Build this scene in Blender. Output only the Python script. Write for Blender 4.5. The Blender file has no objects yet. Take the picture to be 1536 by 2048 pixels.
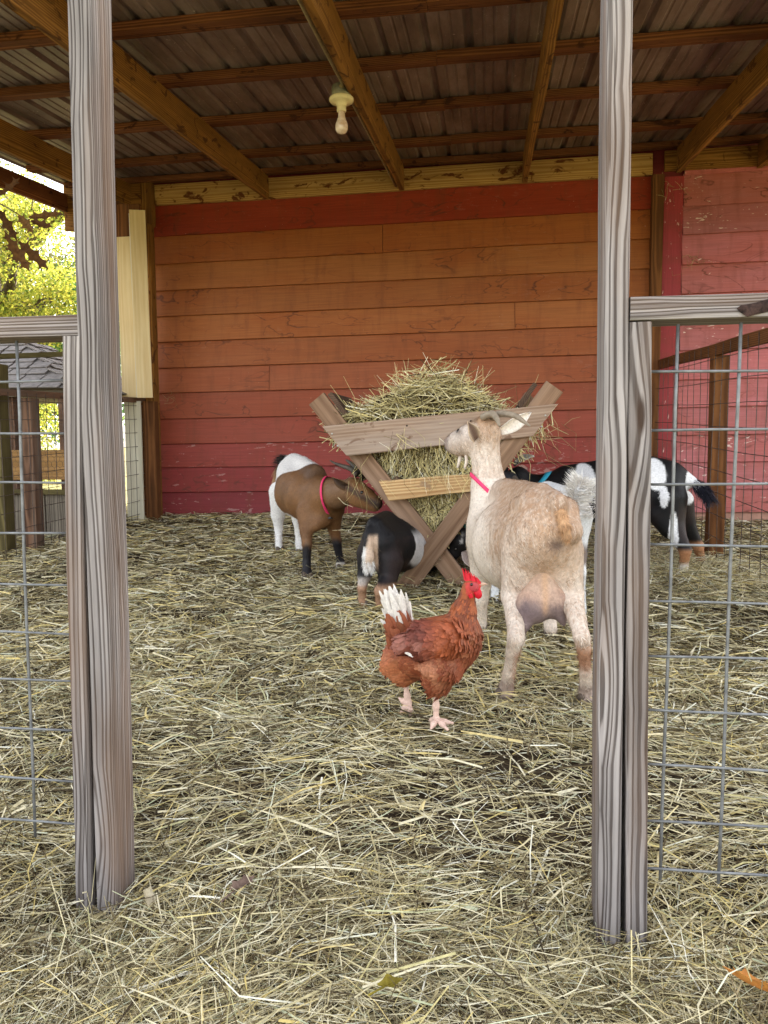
import bpy, bmesh, math, random
import numpy as np
from mathutils import Vector, Matrix, Euler

random.seed(7)
rng = np.random.default_rng(11)
scene = bpy.context.scene
COL = scene.collection

# ------------------------------------------------------------------ camera
cam_data = bpy.data.cameras.new('camera')
cam = bpy.data.objects.new('camera', cam_data)
COL.objects.link(cam)
cam.location = (0.0, 0.0, 0.84)
cam.rotation_mode = 'QUATERNION'
cam.rotation_quaternion = (Matrix.Rotation(math.radians(7.8), 3, 'Z') @
                           Matrix.Rotation(math.radians(90 - 5.1), 3, 'X') @
                           Matrix.Rotation(math.radians(-0.29), 3, 'Z')).to_quaternion()
cam_data.sensor_fit = 'VERTICAL'
cam_data.sensor_height = 36.0
cam_data.lens = 36.0 * 1540.0 / 2048.0
cam_data.clip_start = 0.05
cam_data.clip_end = 500.0
scene.camera = cam

# ------------------------------------------------------------------ light
SUN_EL, SUN_AZ = math.radians(32), math.radians(20)      # azimuth measured from +Y towards +X
world = bpy.data.worlds.new('World')
scene.world = world
world.use_nodes = True
wn = world.node_tree
wn.nodes.clear()
w_out = wn.nodes.new('ShaderNodeOutputWorld')
w_bg = wn.nodes.new('ShaderNodeBackground')
w_sky = wn.nodes.new('ShaderNodeTexSky')
w_sky.sky_type = 'NISHITA'
w_sky.sun_disc = False
w_sky.sun_elevation = SUN_EL
w_sky.sun_rotation = SUN_AZ
w_sky.air_density = 1.0
w_sky.dust_density = 2.5
w_sky.ozone_density = 1.0
w_bg.inputs['Strength'].default_value = 0.15
# thin bright overcast: most of the blue is veiled by pale cloud
w_hsv = wn.nodes.new('ShaderNodeHueSaturation')
w_hsv.inputs['Saturation'].default_value = 0.30
w_tint = wn.nodes.new('ShaderNodeMix'); w_tint.data_type = 'RGBA'; w_tint.blend_type = 'MULTIPLY'
w_tint.inputs[0].default_value = 1.0
w_tint.inputs[7].default_value = (1.03, 1.0, 0.96, 1.0)
wn.links.new(w_sky.outputs[0], w_hsv.inputs['Color'])
wn.links.new(w_hsv.outputs[0], w_tint.inputs[6])
wn.links.new(w_tint.outputs[2], w_bg.inputs[0])
wn.links.new(w_bg.outputs[0], w_out.inputs[0])

sun_data = bpy.data.lights.new('sun', 'SUN')
sun_data.energy = 4.0
sun_data.angle = math.radians(0.5)
sun_data.color = (1.0, 0.95, 0.86)
sun = bpy.data.objects.new('sun', sun_data)
COL.objects.link(sun)
sun_dir = Vector((math.sin(SUN_AZ) * math.cos(SUN_EL), math.cos(SUN_AZ) * math.cos(SUN_EL), math.sin(SUN_EL)))
sun.rotation_mode = 'QUATERNION'
sun.rotation_quaternion = sun_dir.to_track_quat('Z', 'Y')
sun.location = (4, 12, 14)

vs = scene.view_settings
vs.view_transform = 'Standard'
vs.look = 'None'
vs.gamma = 1.0
vs.use_curve_mapping = False
vs.exposure = 2.55

scene.cycles.max_bounces = 10
scene.cycles.diffuse_bounces = 6
scene.cycles.transparent_max_bounces = 8

# ------------------------------------------------------------------ helpers
def srgb(r, g, b):
    f = lambda c: ((c / 255 + 0.055) / 1.055) ** 2.4 if c / 255 > 0.04045 else c / 255 / 12.92
    return (f(r), f(g), f(b), 1.0)

def tag(o, label=None, cat=None, group=None, kind=None):
    if label: o['label'] = label
    if cat: o['category'] = cat
    if group: o['group'] = group
    if kind: o['kind'] = kind
    return o

def wm(o):
    m = o.matrix_basis.copy()
    while o.parent is not None:
        o = o.parent; m = o.matrix_basis @ m
    return m

def link(name, me, mat=None, parent=None, mw=None):
    o = bpy.data.objects.new(name, me)
    COL.objects.link(o)
    if mat is not None and len(me.materials) == 0:
        me.materials.append(mat)
    if parent is not None:
        o.parent = parent
    if mw is not None:
        o.matrix_basis = mw if parent is None else wm(parent).inverted() @ mw
    elif parent is not None:
        o.matrix_basis = wm(parent).inverted()
    return o

def empty(name, loc, label, cat, group=None):
    o = bpy.data.objects.new(name, None)
    COL.objects.link(o)
    o.empty_display_size = 0.1
    o.matrix_basis = Matrix.Translation(Vector(loc))
    return tag(o, label, cat, group)

def np_mesh(name, verts, faces, smooth=False, attrs=None, cols=None):
    """verts (n,3), faces (m,3) or (m,4) int arrays, attrs {name: (n,)} floats, cols {name: (n,3)}"""
    me = bpy.data.meshes.new(name)
    v = np.asarray(verts, np.float32)
    if not isinstance(faces, (list, tuple)):
        faces = [faces]
    faces = [np.asarray(f, np.int32) for f in faces if len(f)]
    nl = sum(f.size for f in faces)
    npoly = sum(len(f) for f in faces)
    me.vertices.add(len(v)); me.vertices.foreach_set('co', v.ravel())
    me.loops.add(nl); me.polygons.add(npoly)
    me.loops.foreach_set('vertex_index', np.concatenate([f.ravel() for f in faces]))
    tot = np.concatenate([np.full(len(f), f.shape[1], np.int32) for f in faces])
    start = np.concatenate([[0], np.cumsum(tot)[:-1]]).astype(np.int32)
    me.polygons.foreach_set('loop_start', start)
    me.polygons.foreach_set('loop_total', tot)
    me.polygons.foreach_set('use_smooth', np.full(npoly, smooth))
    for k, a in (attrs or {}).items():
        at = me.attributes.new(k, 'FLOAT', 'POINT'); at.data.foreach_set('value', np.asarray(a, np.float32))
    for k, a in (cols or {}).items():
        at = me.attributes.new(k, 'FLOAT_COLOR', 'POINT')
        c = np.ones((len(v), 4), np.float32); c[:, :3] = a
        at.data.foreach_set('color', c.ravel())
    me.update(calc_edges=True)
    me.validate()
    return me

_h = rng.random((64, 64, 64)).astype(np.float32)
def vnoise(p, scale=1.0):
    """smooth value noise, p (n,3) -> (n,) in 0..1"""
    q = np.asarray(p, np.float64) * scale + 100.0
    i = np.floor(q).astype(int); f = q - i; f = f * f * (3 - 2 * f)
    r = 0
    for dx in (0, 1):
        for dy in (0, 1):
            for dz in (0, 1):
                w = (f[:, 0] if dx else 1 - f[:, 0]) * (f[:, 1] if dy else 1 - f[:, 1]) * (f[:, 2] if dz else 1 - f[:, 2])
                r = r + w * _h[(i[:, 0] + dx) & 63, (i[:, 1] + dy) & 63, (i[:, 2] + dz) & 63]
    return r
def fbm(p, scale, oct=3):
    a, s, t = 0.5, 0, 0
    for k in range(oct):
        s = s + a * vnoise(np.asarray(p) + 7.3 * k, scale * 2 ** k); t += a; a *= 0.5
    return s / t
def sstep(a, b, x):
    t = np.clip((x - a) / (b - a), 0, 1); return t * t * (3 - 2 * t)

# ---- board: length along local X, rounded edges, a little warp
def board_mesh(name, L, w, t, bev=0.003, nseg=6, warp=0.0, endcut=(0, 0), seed=0):
    r = np.random.default_rng(seed + int(L * 1000))
    bev = min(bev, w * 0.3, t * 0.3)
    prof = []
    for sy, sz, a0 in ((1, -1, -90), (1, 1, 0), (-1, 1, 90), (-1, -1, 180)):
        for a in (a0, a0 + 45, a0 + 90):
            prof.append((sy * (w / 2 - bev) + bev * math.cos(math.radians(a)), sz * (t / 2 - bev) + bev * math.sin(math.radians(a))))
    prof = np.array(prof)
    n = len(prof)
    xs = np.linspace(-L / 2, L / 2, nseg + 1)
    ph = r.random(6) * 6.28
    V = []
    for x in xs:
        oy = warp * (math.sin(x * 2.1 + ph[0]) + 0.5 * math.sin(x * 5.3 + ph[1]))
        oz = warp * (math.sin(x * 1.7 + ph[2]) + 0.5 * math.sin(x * 4.7 + ph[3]))
        jit = r.normal(0, warp * 0.15, prof.shape)
        p = prof + jit + (oy, oz)
        e = endcut[0] if x == xs[0] else (endcut[1] if x == xs[-1] else 0)
        xx = x + e * p[:, 0] / w
        V.append(np.column_stack([xx, p]))
    V = np.concatenate(V)
    i = np.arange(n); j = (i + 1) % n
    F = np.concatenate([np.column_stack([k * n + i, k * n + j, (k + 1) * n + j, (k + 1) * n + i])[:, ::-1] for k in range(nseg)])
    caps = [list(range(n)), list(range(nseg * n, (nseg + 1) * n))[::-1]]
    me = np_mesh(name, V, [F, np.array([caps[0]]), np.array([caps[1]])])
    return me

def frame(p0, p1, up=(0, 0, 1)):
    """matrix with local X from p0 to p1, local Z near up"""
    p0, p1, up = Vector(p0), Vector(p1), Vector(up)
    x = (p1 - p0).normalized()
    y = up.cross(x).normalized()
    z = x.cross(y)
    m = Matrix((x, y, z)).transposed().to_4x4()
    m.translation = (p0 + p1) / 2
    return m, (p1 - p0).length

def board(name, p0, p1, w, t, mat, parent=None, up=(0, 0, 1), **kw):
    """w across (local Y), t thick (local Z = up)"""
    m, L = frame(p0, p1, up)
    me = board_mesh(name, L, w, t, seed=random.randrange(9999), **kw)
    return link(name, me, mat, parent, m)

def tube(pts, radii, n=8, cap=True):
    pts = [Vector(p) for p in pts]
    if not hasattr(radii, '__len__'): radii = [radii] * len(pts)
    V, F = [], []
    prev = None
    for k, p in enumerate(pts):
        d = (pts[min(k + 1, len(pts) - 1)] - pts[max(k - 1, 0)]).normalized()
        if prev is None:
            a = d.cross(Vector((0.3, 0.2, 1))) if abs(d.z) < 0.9 else d.cross(Vector((1, 0.1, 0)))
        else:
            a = prev - d * prev.dot(d)
        a.normalize(); b = d.cross(a); prev = a
        for i in range(n):
            th = 2 * math.pi * i / n
            V.append(p + (a * math.cos(th) + b * math.sin(th)) * radii[k])
    for k in range(len(pts) - 1):
        for i in range(n):
            j = (i + 1) % n
            F.append((k * n + i, k * n + j, (k + 1) * n + j, (k + 1) * n + i))
    if cap:
        F.append(tuple(range(n))[::-1]); F.append(tuple(range((len(pts) - 1) * n, len(pts) * n)))
    return [tuple(v) for v in V], F

class MB:
    def __init__(s): s.V, s.F = [], []
    def add(s, vf):
        o = len(s.V); s.V += vf[0]; s.F += [tuple(i + o for i in f) for f in vf[1]]; return s
    def tube(s, *a, **k): return s.add(tube(*a, **k))
    def box(s, c, d):
        x, y, z = c; a, b, h = d[0] / 2, d[1] / 2, d[2] / 2
        v = [(x + i * a, y + j * b, z + k * h) for i in (-1, 1) for j in (-1, 1) for k in (-1, 1)]
        return s.add((v, [(0, 1, 3, 2), (4, 6, 7, 5), (0, 4, 5, 1), (2, 3, 7, 6), (0, 2, 6, 4), (1, 5, 7, 3)]))
    def lathe(s, prof, c=(0, 0, 0), n=20):
        V = [(c[0] + r * math.cos(2 * math.pi * i / n), c[1] + r * math.sin(2 * math.pi * i / n), c[2] + z) for r, z in prof for i in range(n)]
        F = [(k * n + i, k * n + (i + 1) % n, (k + 1) * n + (i + 1) % n, (k + 1) * n + i) for k in range(len(prof) - 1) for i in range(n)]
        F += [tuple(range(n))[::-1], tuple(range((len(prof) - 1) * n, len(prof) * n))]
        return s.add((V, F))
    def mesh(s, name, smooth=True):
        me = bpy.data.meshes.new(name); me.from_pydata(s.V, [], s.F); me.update()
        me.polygons.foreach_set('use_smooth', [smooth] * len(me.polygons)); return me
    def link(s, name, mat, parent=None, smooth=True): return link(name, s.mesh(name, smooth), mat, parent)

# ------------------------------------------------------------------ materials
class NT:
    def __init__(s, name):
        s.m = bpy.data.materials.new(name); s.m.use_nodes = True; s.t = s.m.node_tree; s.t.nodes.clear()
        s.out = s.n('ShaderNodeOutputMaterial'); s.b = s.n('ShaderNodeBsdfPrincipled'); s.l(s.b.outputs[0], s.out.inputs[0])
    def n(s, t, **k):
        x = s.t.nodes.new(t)
        for a, b in k.items(): setattr(x, a, b)
        return x
    def l(s, a, b): s.t.links.new(a, b)
    def setv(s, sock, v):
        if hasattr(v, 'links') or isinstance(v, bpy.types.NodeSocket): s.l(v, sock)
        else: sock.default_value = v
    def math(s, op, a, b=None, c=None, clamp=False):
        x = s.n('ShaderNodeMath', operation=op, use_clamp=clamp); s.setv(x.inputs[0], a)
        if b is not None: s.setv(x.inputs[1], b)
        if c is not None: s.setv(x.inputs[2], c)
        return x.outputs[0]
    def vmath(s, op, a, b=None):
        x = s.n('ShaderNodeVectorMath', operation=op); s.setv(x.inputs[0], a)
        if b is not None: s.setv(x.inputs[1], b)
        return x.outputs[0]
    def noise(s, vec, scale, detail=3, rough=0.55, dist=0.0):
        x = s.n('ShaderNodeTexNoise'); s.setv(x.inputs['Vector'], vec)
        x.inputs['Scale'].default_value = scale; x.inputs['Detail'].default_value = detail
        x.inputs['Roughness'].default_value = rough; x.inputs['Distortion'].default_value = dist
        return x.outputs[0]
    def ramp(s, f, stops, interp='LINEAR'):
        x = s.n('ShaderNodeValToRGB'); x.color_ramp.interpolation = interp; s.setv(x.inputs[0], f)
        e = x.color_ramp.elements
        while len(e) > 1: e.remove(e[-1])
        e[0].position = stops[0][0]; e[0].color = tuple(stops[0][1]) if hasattr(stops[0][1], '__len__') else (stops[0][1],) * 3 + (1,)
        for p, c in stops[1:]:
            q = e.new(p); q.color = tuple(c) if hasattr(c, '__len__') else (c, c, c, 1)
        return x.outputs[0]
    def mix(s, f, a, b, mode='MIX'):
        x = s.n('ShaderNodeMix', data_type='RGBA', blend_type=mode); s.setv(x.inputs[0], f); s.setv(x.inputs[6], a); s.setv(x.inputs[7], b)
        return x.outputs[2]
    def bump(s, h, strength=0.4, dist=0.003):
        x = s.n('ShaderNodeBump'); x.inputs['Strength'].default_value = strength; x.inputs['Distance'].default_value = dist
        s.l(h, x.inputs['Height']); s.l(x.outputs[0], s.b.inputs['Normal'])
    def coords(s, scale=(1, 1, 1), rand=True):
        tc = s.n('ShaderNodeTexCoord'); v = tc.outputs['Object']
        if rand:
            oi = s.n('ShaderNodeObjectInfo'); c = s.n('ShaderNodeCombineXYZ')
            s.l(s.math('MULTIPLY', oi.outputs['Random'], 37.0), c.inputs[0]); s.l(s.math('MULTIPLY', oi.outputs['Random'], 11.0), c.inputs[1]); s.l(s.math('MULTIPLY', oi.outputs['Random'], 23.0), c.inputs[2])
            v = s.vmath('ADD', v, c.outputs[0])
        return s.vmath('MULTIPLY', v, scale)
    def fin(s, col, rough=0.8, spec=0.25, metal=0.0):
        s.setv(s.b.inputs['Base Color'], col); s.setv(s.b.inputs['Roughness'], rough)
        s.b.inputs['Specular IOR Level'].default_value = spec; s.b.inputs['Metallic'].default_value = metal
        return s.m

def wood(name, dark, light, rings=150, amp=0.012, contrast=1.0, bump=0.5, tint=None, stain=None, stain_amt=0.0, rough=0.85, blot=0.35, pith=(-0.02, 0.03), vary=0.0, crisp=False, knots=False):
    k = NT(name)
    tc = k.n('ShaderNodeTexCoord'); oi = k.n('ShaderNodeObjectInfo'); rnd = oi.outputs['Random']
    obj = tc.outputs['Object']
    cmb = k.n('ShaderNodeCombineXYZ')
    k.l(k.math('MULTIPLY', rnd, 41.0), cmb.inputs[0])
    k.l(k.math('MULTIPLY', k.math('FRACT', k.math('MULTIPLY', rnd, 17.3)), 9.0), cmb.inputs[1])
    k.l(k.math('MULTIPLY', k.math('FRACT', k.math('MULTIPLY', rnd, 31.7)), 5.0), cmb.inputs[2])
    v = k.vmath('ADD', obj, cmb.outputs[0])
    # growth rings round a pith line that lies beside the board
    sep = k.n('ShaderNodeSeparateXYZ'); k.l(obj, sep.inputs[0])
    oy = k.math('MULTIPLY_ADD', k.math('FRACT', k.math('MULTIPLY', rnd, 53.1)), 0.05, pith[0])
    oz = k.math('MULTIPLY_ADD', k.math('FRACT', k.math('MULTIPLY', rnd, 71.9)), 0.05, pith[1])
    wob = k.noise(k.vmath('MULTIPLY', v, (0.9, 3, 3)), 1.0, 2, 0.5)
    wob2 = k.noise(k.vmath('MULTIPLY', v, (5.0, 16, 16)), 1.0, 2, 0.5)
    yy = k.math('ADD', sep.outputs[1], oy); zz = k.math('ADD', sep.outputs[2], oz)
    d = k.math('SQRT', k.math('ADD', k.math('MULTIPLY', yy, yy), k.math('MULTIPLY', zz, zz)))
    d = k.math('ADD', d, k.math('MULTIPLY', wob, amp * 2.2))
    d = k.math('ADD', d, k.math('MULTIPLY', wob2, amp * 0.3))
    if knots:
        vo = k.n('ShaderNodeTexVoronoi'); vo.inputs['Scale'].default_value = 1.0; vo.inputs['Randomness'].default_value = 1.0
        k.l(k.vmath('MULTIPLY', v, (2.6, 11, 11)), vo.inputs['Vector']); kd = vo.outputs['Distance']
        d = k.math('ADD', d, k.math('MULTIPLY', k.ramp(kd, [(0.0, 1.0), (0.16, 0.55), (0.42, 0.0)]), 0.010))
    if vary:
        n1 = k.n('ShaderNodeTexNoise', noise_dimensions='1D'); k.l(k.math('MULTIPLY_ADD', d, rings * 0.55, k.math('MULTIPLY', rnd, 90.0)), n1.inputs['W']); n1.inputs['Scale'].default_value = 1.0; n1.inputs['Detail'].default_value = 1.0
        d = k.math('ADD', d, k.math('MULTIPLY', n1.outputs[0], vary / rings))
    ring = k.math('MULTIPLY_ADD', k.math('SINE', k.math('MULTIPLY', d, 6.283 * rings)), 0.5, 0.5)
    ringp = k.math('POWER', ring, 1.6)
    if crisp: ringp = k.ramp(ring, [(0.12, 0.0), (0.42, 0.8), (1.0, 1.0)])
    if vary:
        n2 = k.n('ShaderNodeTexNoise', noise_dimensions='1D'); k.l(k.math('MULTIPLY_ADD', d, rings * 0.8, k.math('MULTIPLY', rnd, 55.0)), n2.inputs['W']); n2.inputs['Scale'].default_value = 1.0; n2.inputs['Detail'].default_value = 2.0
        ringp = k.math('MULTIPLY', ringp, k.ramp(n2.outputs[0], [(0.3, 0.35), (0.6, 1.0)]))
    fib = k.noise(k.vmath('MULTIPLY', v, (6, 330, 330)), 1.0, 3, 0.6)
    fib2 = k.noise(k.vmath('MULTIPLY', v, (2.5, 60, 60)), 1.0, 4, 0.6)
    f = k.math('ADD', k.math('MULTIPLY', ringp, 0.62 * contrast), k.math('MULTIPLY', fib, 0.30))
    f = k.math('ADD', f, k.math('MULTIPLY_ADD', fib2, 0.55, -0.20))
    col = k.ramp(f, [(0.08, dark), (0.85, light)])
    if tint is not None:
        col = k.mix(k.ramp(k.noise(k.vmath('MULTIPLY', v, (1.3, 14, 14)), 1.0, 3), [(0.45, 0.0), (0.72, 0.75)]), col, tint)
    bl = k.noise(k.vmath('MULTIPLY', v, (2.2, 7, 7)), 1.0, 4)
    col = k.mix(1.0, col, k.ramp(bl, [(0.25, (1 - blot,) * 3 + (1,)), (0.7, (1.0, 1.0, 1.0, 1))]), 'MULTIPLY')
    if knots:
        col = k.mix(k.ramp(kd, [(0.05, 0.85), (0.10, 0.0)]), col, srgb(62, 46, 36))
        ck = k.noise(k.vmath('MULTIPLY', v, (2.2, 120, 120)), 1.0, 2, 0.5)
        col = k.mix(k.ramp(ck, [(0.70, 0.0), (0.74, 0.8)]), col, srgb(46, 36, 30))
    if stain is not None:
        sm = k.ramp(k.noise(k.vmath('MULTIPLY', v, (7, 11, 11)), 1.0, 4, 0.6, 0.8), [(0.60 - 0.1 * stain_amt, 0.0), (0.66 - 0.1 * stain_amt, 0.9)])
        col = k.mix(sm, col, stain)
    h = k.math('ADD', k.math('MULTIPLY', ringp, -0.6), k.math('MULTIPLY', fib, -0.5))
    k.bump(h, bump, 0.0025)
    return k.fin(col, rough, 0.2)

M = {}
M['post'] = wood('weathered_post', srgb(64, 54, 49), srgb(178, 171, 169), rings=180, amp=0.010, contrast=0.95, tint=srgb(128, 98, 74), blot=0.5, bump=0.9, pith=(0.07, 0.08), vary=1.0, crisp=True, knots=True)
M['rafter'] = wood('rafter_wood', srgb(104, 66, 26), srgb(176, 126, 62), rings=90, contrast=0.7, stain=srgb(78, 46, 22), stain_amt=0.15, blot=0.4)
M['purlin'] = wood('purlin_wood', srgb(82, 44, 26), srgb(152, 98, 60), rings=120, contrast=0.8, stain=srgb(62, 34, 22), stain_amt=0.1, blot=0.4)
M['ledger'] = wood('ledger_wood', srgb(150, 110, 58), srgb(206, 166, 104), rings=90, contrast=0.6, stain=srgb(84, 36, 18), stain_amt=0.3, blot=0.25)
M['corner'] = wood('corner_wood', srgb(84, 50, 26), srgb(140, 92, 52), rings=110, contrast=0.7, blot=0.5)
M['fencewood'] = wood('fence_wood', srgb(74, 52, 40), srgb(140, 106, 84), rings=140, contrast=0.9, tint=srgb(120, 108, 96), blot=0.4)
M['olive'] = wood('mossy_wood', srgb(66, 58, 34), srgb(128, 116, 74), rings=120, contrast=0.7, blot=0.5)
M['cream'] = wood('cream_wood', srgb(204, 176, 126), srgb(236, 220, 178), rings=60, contrast=0.25, blot=0.12, bump=0.2)
M['white_board'] = wood('white_board', srgb(196, 190, 168), srgb(232, 226, 206), rings=60, contrast=0.3, blot=0.2, bump=0.2)
M['feeder'] = wood('feeder_wood', srgb(128, 100, 80), srgb(204, 182, 160), rings=60, contrast=0.22, tint=srgb(176, 160, 146), stain=srgb(112, 86, 68), stain_amt=0.0, blot=0.22, bump=0.3)
M['feeder_leg'] = wood('feeder_leg_wood', srgb(112, 84, 64), srgb(196, 162, 132), rings=70, contrast=0.22, tint=srgb(166, 140, 120), blot=0.3, bump=0.3)
M['feeder_dark'] = wood('feeder_dark_wood', srgb(66, 50, 40), srgb(122, 98, 80), rings=120, contrast=0.7, blot=0.4)
M['feeder_pine'] = wood('feeder_pine', srgb(158, 118, 76), srgb(228, 196, 146), rings=75, contrast=0.65, blot=0.2, stain=srgb(150, 122, 94), stain_amt=0.1)
M['grey_plank'] = wood('grey_plank', srgb(84, 76, 66), srgb(150, 140, 126), rings=120, contrast=0.6, blot=0.4)
M['tan_board'] = wood('tan_board', srgb(150, 112, 66), srgb(196, 156, 104), rings=50, contrast=0.4, blot=0.3)

def siding():
    k = NT('siding_paint')
    oi = k.n('ShaderNodeObjectInfo'); base = oi.outputs['Color']; chips = oi.outputs['Alpha']
    v = k.coords()
    grain = k.noise(k.vmath('MULTIPLY', v, (3, 90, 90)), 1.0, 4, 0.65)
    blot = k.noise(k.vmath('MULTIPLY', v, (1.2, 3.5, 3.5)), 1.0, 5, 0.6)
    drip = k.noise(k.vmath('MULTIPLY', v, (14, 2.2, 2.2)), 1.0, 3, 0.6)
    col = k.mix(1.0, base, k.ramp(grain, [(0.3, 0.78), (0.65, 1.08)]), 'MULTIPLY')
    col = k.mix(k.ramp(blot, [(0.40, 0.0), (0.68, 0.55)]), col, k.mix(1.0, base, srgb(236, 198, 150), 'MULTIPLY'))
    col = k.mix(k.ramp(drip, [(0.50, 0.0), (0.78, 0.42)]), col, srgb(104, 58, 34))
    # tide marks left by damp: thin outlines of a slow noise
    w = k.noise(k.vmath('MULTIPLY', v, (2.6, 6, 6)), 1.0, 3, 0.5, 0.6)
    edge = k.math('ABSOLUTE', k.math('SUBTRACT', w, 0.53))
    tide = k.math('MULTIPLY', k.ramp(edge, [(0.0, 0.85), (0.016, 0.0)]), k.ramp(blot, [(0.45, 0.0), (0.6, 1.0)]))
    col = k.mix(tide, col, srgb(84, 46, 30))
    # flaked paint and pale specks
    fl = k.noise(k.vmath('MULTIPLY', v, (11, 34, 34)), 1.0, 5, 0.65, 0.4)
    zone = k.noise(k.vmath('MULTIPLY', v, (1.1, 2.0, 2.0)), 1.0, 2)
    thr = k.math('ADD', fl, k.math('MULTIPLY_ADD', zone, 0.35, -0.2))
    fm = k.math('MULTIPLY', k.ramp(thr, [(0.63, 0.0), (0.65, 1.0)]), chips)
    col = k.mix(fm, col, srgb(214, 190, 180))
    sp = k.noise(v, 70, 2, 0.5)
    col = k.mix(k.ramp(sp, [(0.755, 0.0), (0.775, 0.55)]), col, srgb(206, 172, 150))
    k.bump(k.math('ADD', grain, k.math('MULTIPLY', fm, -0.8)), 0.35, 0.002)
    return k.fin(col, 0.62, 0.3)
M['siding'] = siding()

def plain(name, c, rough=0.6, metal=0.0, var=0.25, scale=20, bump=0.0, spec=0.3):
    k = NT(name); v = k.coords()
    n = k.noise(v, scale, 4, 0.6)
    d = tuple(x * (1 - var) for x in c[:3]) + (1,); u = tuple(min(1, x * (1 + var * 0.6)) for x in c[:3]) + (1,)
    col = k.ramp(n, [(0.3, d), (0.7, u)])
    if bump: k.bump(n, bump, 0.002)
    return k.fin(col, rough, spec, metal)
M['galv'] = plain('galvanised_wire', srgb(128, 130, 132), 0.5, 0.35, 0.4, 45)
M['rustwire'] = plain('rusty_wire', srgb(92, 80, 74), 0.6, 0.4, 0.4, 60)
M['steelbox'] = plain('galvanised_box', srgb(128, 126, 108), 0.5, 0.5, 0.3, 40)
M['conduit'] = plain('conduit', srgb(146, 132, 96), 0.6, 0.2, 0.3, 40)
M['porcelain'] = plain('porcelain', srgb(226, 212, 166), 0.25, 0, 0.12, 30, spec=0.5)
M['concrete'] = plain('foundation_block', srgb(176, 134, 116), 0.9, 0, 0.25, 14, 0.6)
M['shingle'] = plain('grey_shingle', srgb(134, 128, 126), 0.9, 0, 0.35, 24, 0.5)
M['bark'] = plain('bark', srgb(96, 84, 70), 0.95, 0, 0.5, 18, 1.0)
M['horn'] = plain('horn', srgb(150, 136, 118), 0.5, 0, 0.3, 40, 0.4)
M['horn_dark'] = plain('dark_horn', srgb(78, 70, 62), 0.5, 0, 0.35, 40, 0.4)
M['pink'] = plain('pink_webbing', srgb(232, 62, 112), 0.6, 0, 0.12, 90)
M['blue'] = plain('blue_webbing', srgb(50, 160, 190), 0.6, 0, 0.12, 90)
M['teal'] = plain('teal_webbing', srgb(24, 84, 82), 0.6, 0, 0.12, 90)
M['black'] = plain('black_plastic', srgb(24, 24, 26), 0.35, 0, 0.1, 60)
M['hoof'] = plain('hoof', srgb(92, 80, 70), 0.6, 0, 0.3, 90, 0.4)
M['eye'] = plain('eye', srgb(30, 24, 18), 0.08, 0, 0.1, 60, spec=0.7)
M['comb'] = plain('comb_skin', srgb(206, 26, 44), 0.5, 0, 0.22, 120, 0.3)
M['face'] = plain('face_skin', srgb(186, 72, 76), 0.55, 0, 0.25, 150, 0.3)
M['beak'] = plain('beak', srgb(206, 170, 146), 0.45, 0, 0.2, 60)
M['shank'] = plain('shank_skin', srgb(226, 194, 178), 0.55, 0, 0.2, 160, 0.5)
M['screw'] = plain('screw_head', srgb(190, 186, 178), 0.4, 0.7, 0.2, 60)
M['hole'] = plain('nail_hole', srgb(40, 28, 22), 0.9, 0, 0.1, 60)
M['web'] = plain('dusty_cobweb', srgb(150, 130, 104), 0.9, 0, 0.2, 60)

def bulb_mat():
    k = NT('dusty_bulb'); v = k.coords()
    n = k.noise(v, 90, 3); g = k.noise(v, 22, 3)
    col = k.mix(k.ramp(g, [(0.4, 0), (0.7, 0.8)]), srgb(226, 206, 184), srgb(176, 132, 92))
    col = k.mix(k.ramp(n, [(0.66, 0), (0.72, 0.7)]), col, srgb(120, 84, 60))
    m = k.fin(col, 0.22, 0.5); k.b.inputs['Coat Weight'].default_value = 0.4
    return m
M['bulb'] = bulb_mat()

def metal_roof():
    k = NT('roof_metal'); v = k.coords()
    n = k.noise(k.vmath('MULTIPLY', v, (6, 1.5, 6)), 1.0, 5, 0.65); s = k.noise(v, 60, 3, 0.6)
    pt = k.noise(v, 7, 3)
    col = k.ramp(n, [(0.3, srgb(88, 74, 68)), (0.5, srgb(122, 106, 98)), (0.72, srgb(152, 138, 130))])
    dr = k.math('MULTIPLY', k.ramp(s, [(0.66, 0), (0.70, 1)]), k.ramp(pt, [(0.5, 0), (0.62, 1)]))
    col = k.mix(dr, col, srgb(206, 196, 184))
    k.bump(s, 0.15, 0.001)
    return k.fin(col, 0.55, 0.4, 0.25)
M['roof'] = metal_roof()

def attr_ramp(name, stops, attr='tone', rough=0.75, translucent=0.0, tmul=1.0, spec=0.2, fleck=True):
    k = NT(name); a = k.n('ShaderNodeAttribute', attribute_name=attr)
    col = k.ramp(a.outputs['Fac'], stops)
    if fleck:
        g = k.n('ShaderNodeNewGeometry')
        col = k.mix(1.0, col, k.ramp(k.noise(g.outputs['Position'], 55, 2), [(0.3, 0.72), (0.7, 1.12)]), 'MULTIPLY')
    m = k.fin(col, rough, spec)
    if translucent:
        t = k.n('ShaderNodeBsdfTranslucent'); k.l(k.mix(1.0, col, (tmul, tmul, tmul * 0.7, 1), 'MULTIPLY'), t.inputs[0])
        mx = k.n('ShaderNodeMixShader'); mx.inputs[0].default_value = translucent
        k.l(k.b.outputs[0], mx.inputs[1]); k.l(t.outputs[0], mx.inputs[2]); k.l(mx.outputs[0], k.out.inputs[0])
    return m
STRAW = [(0.0, srgb(64, 53, 38)), (0.14, srgb(112, 98, 70)), (0.32, srgb(170, 157, 118)), (0.50, srgb(211, 200, 160)),
         (0.66, srgb(236, 228, 200)), (0.80, srgb(218, 196, 126)), (0.90, srgb(184, 190, 156)), (1.0, srgb(250, 246, 230))]
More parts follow.
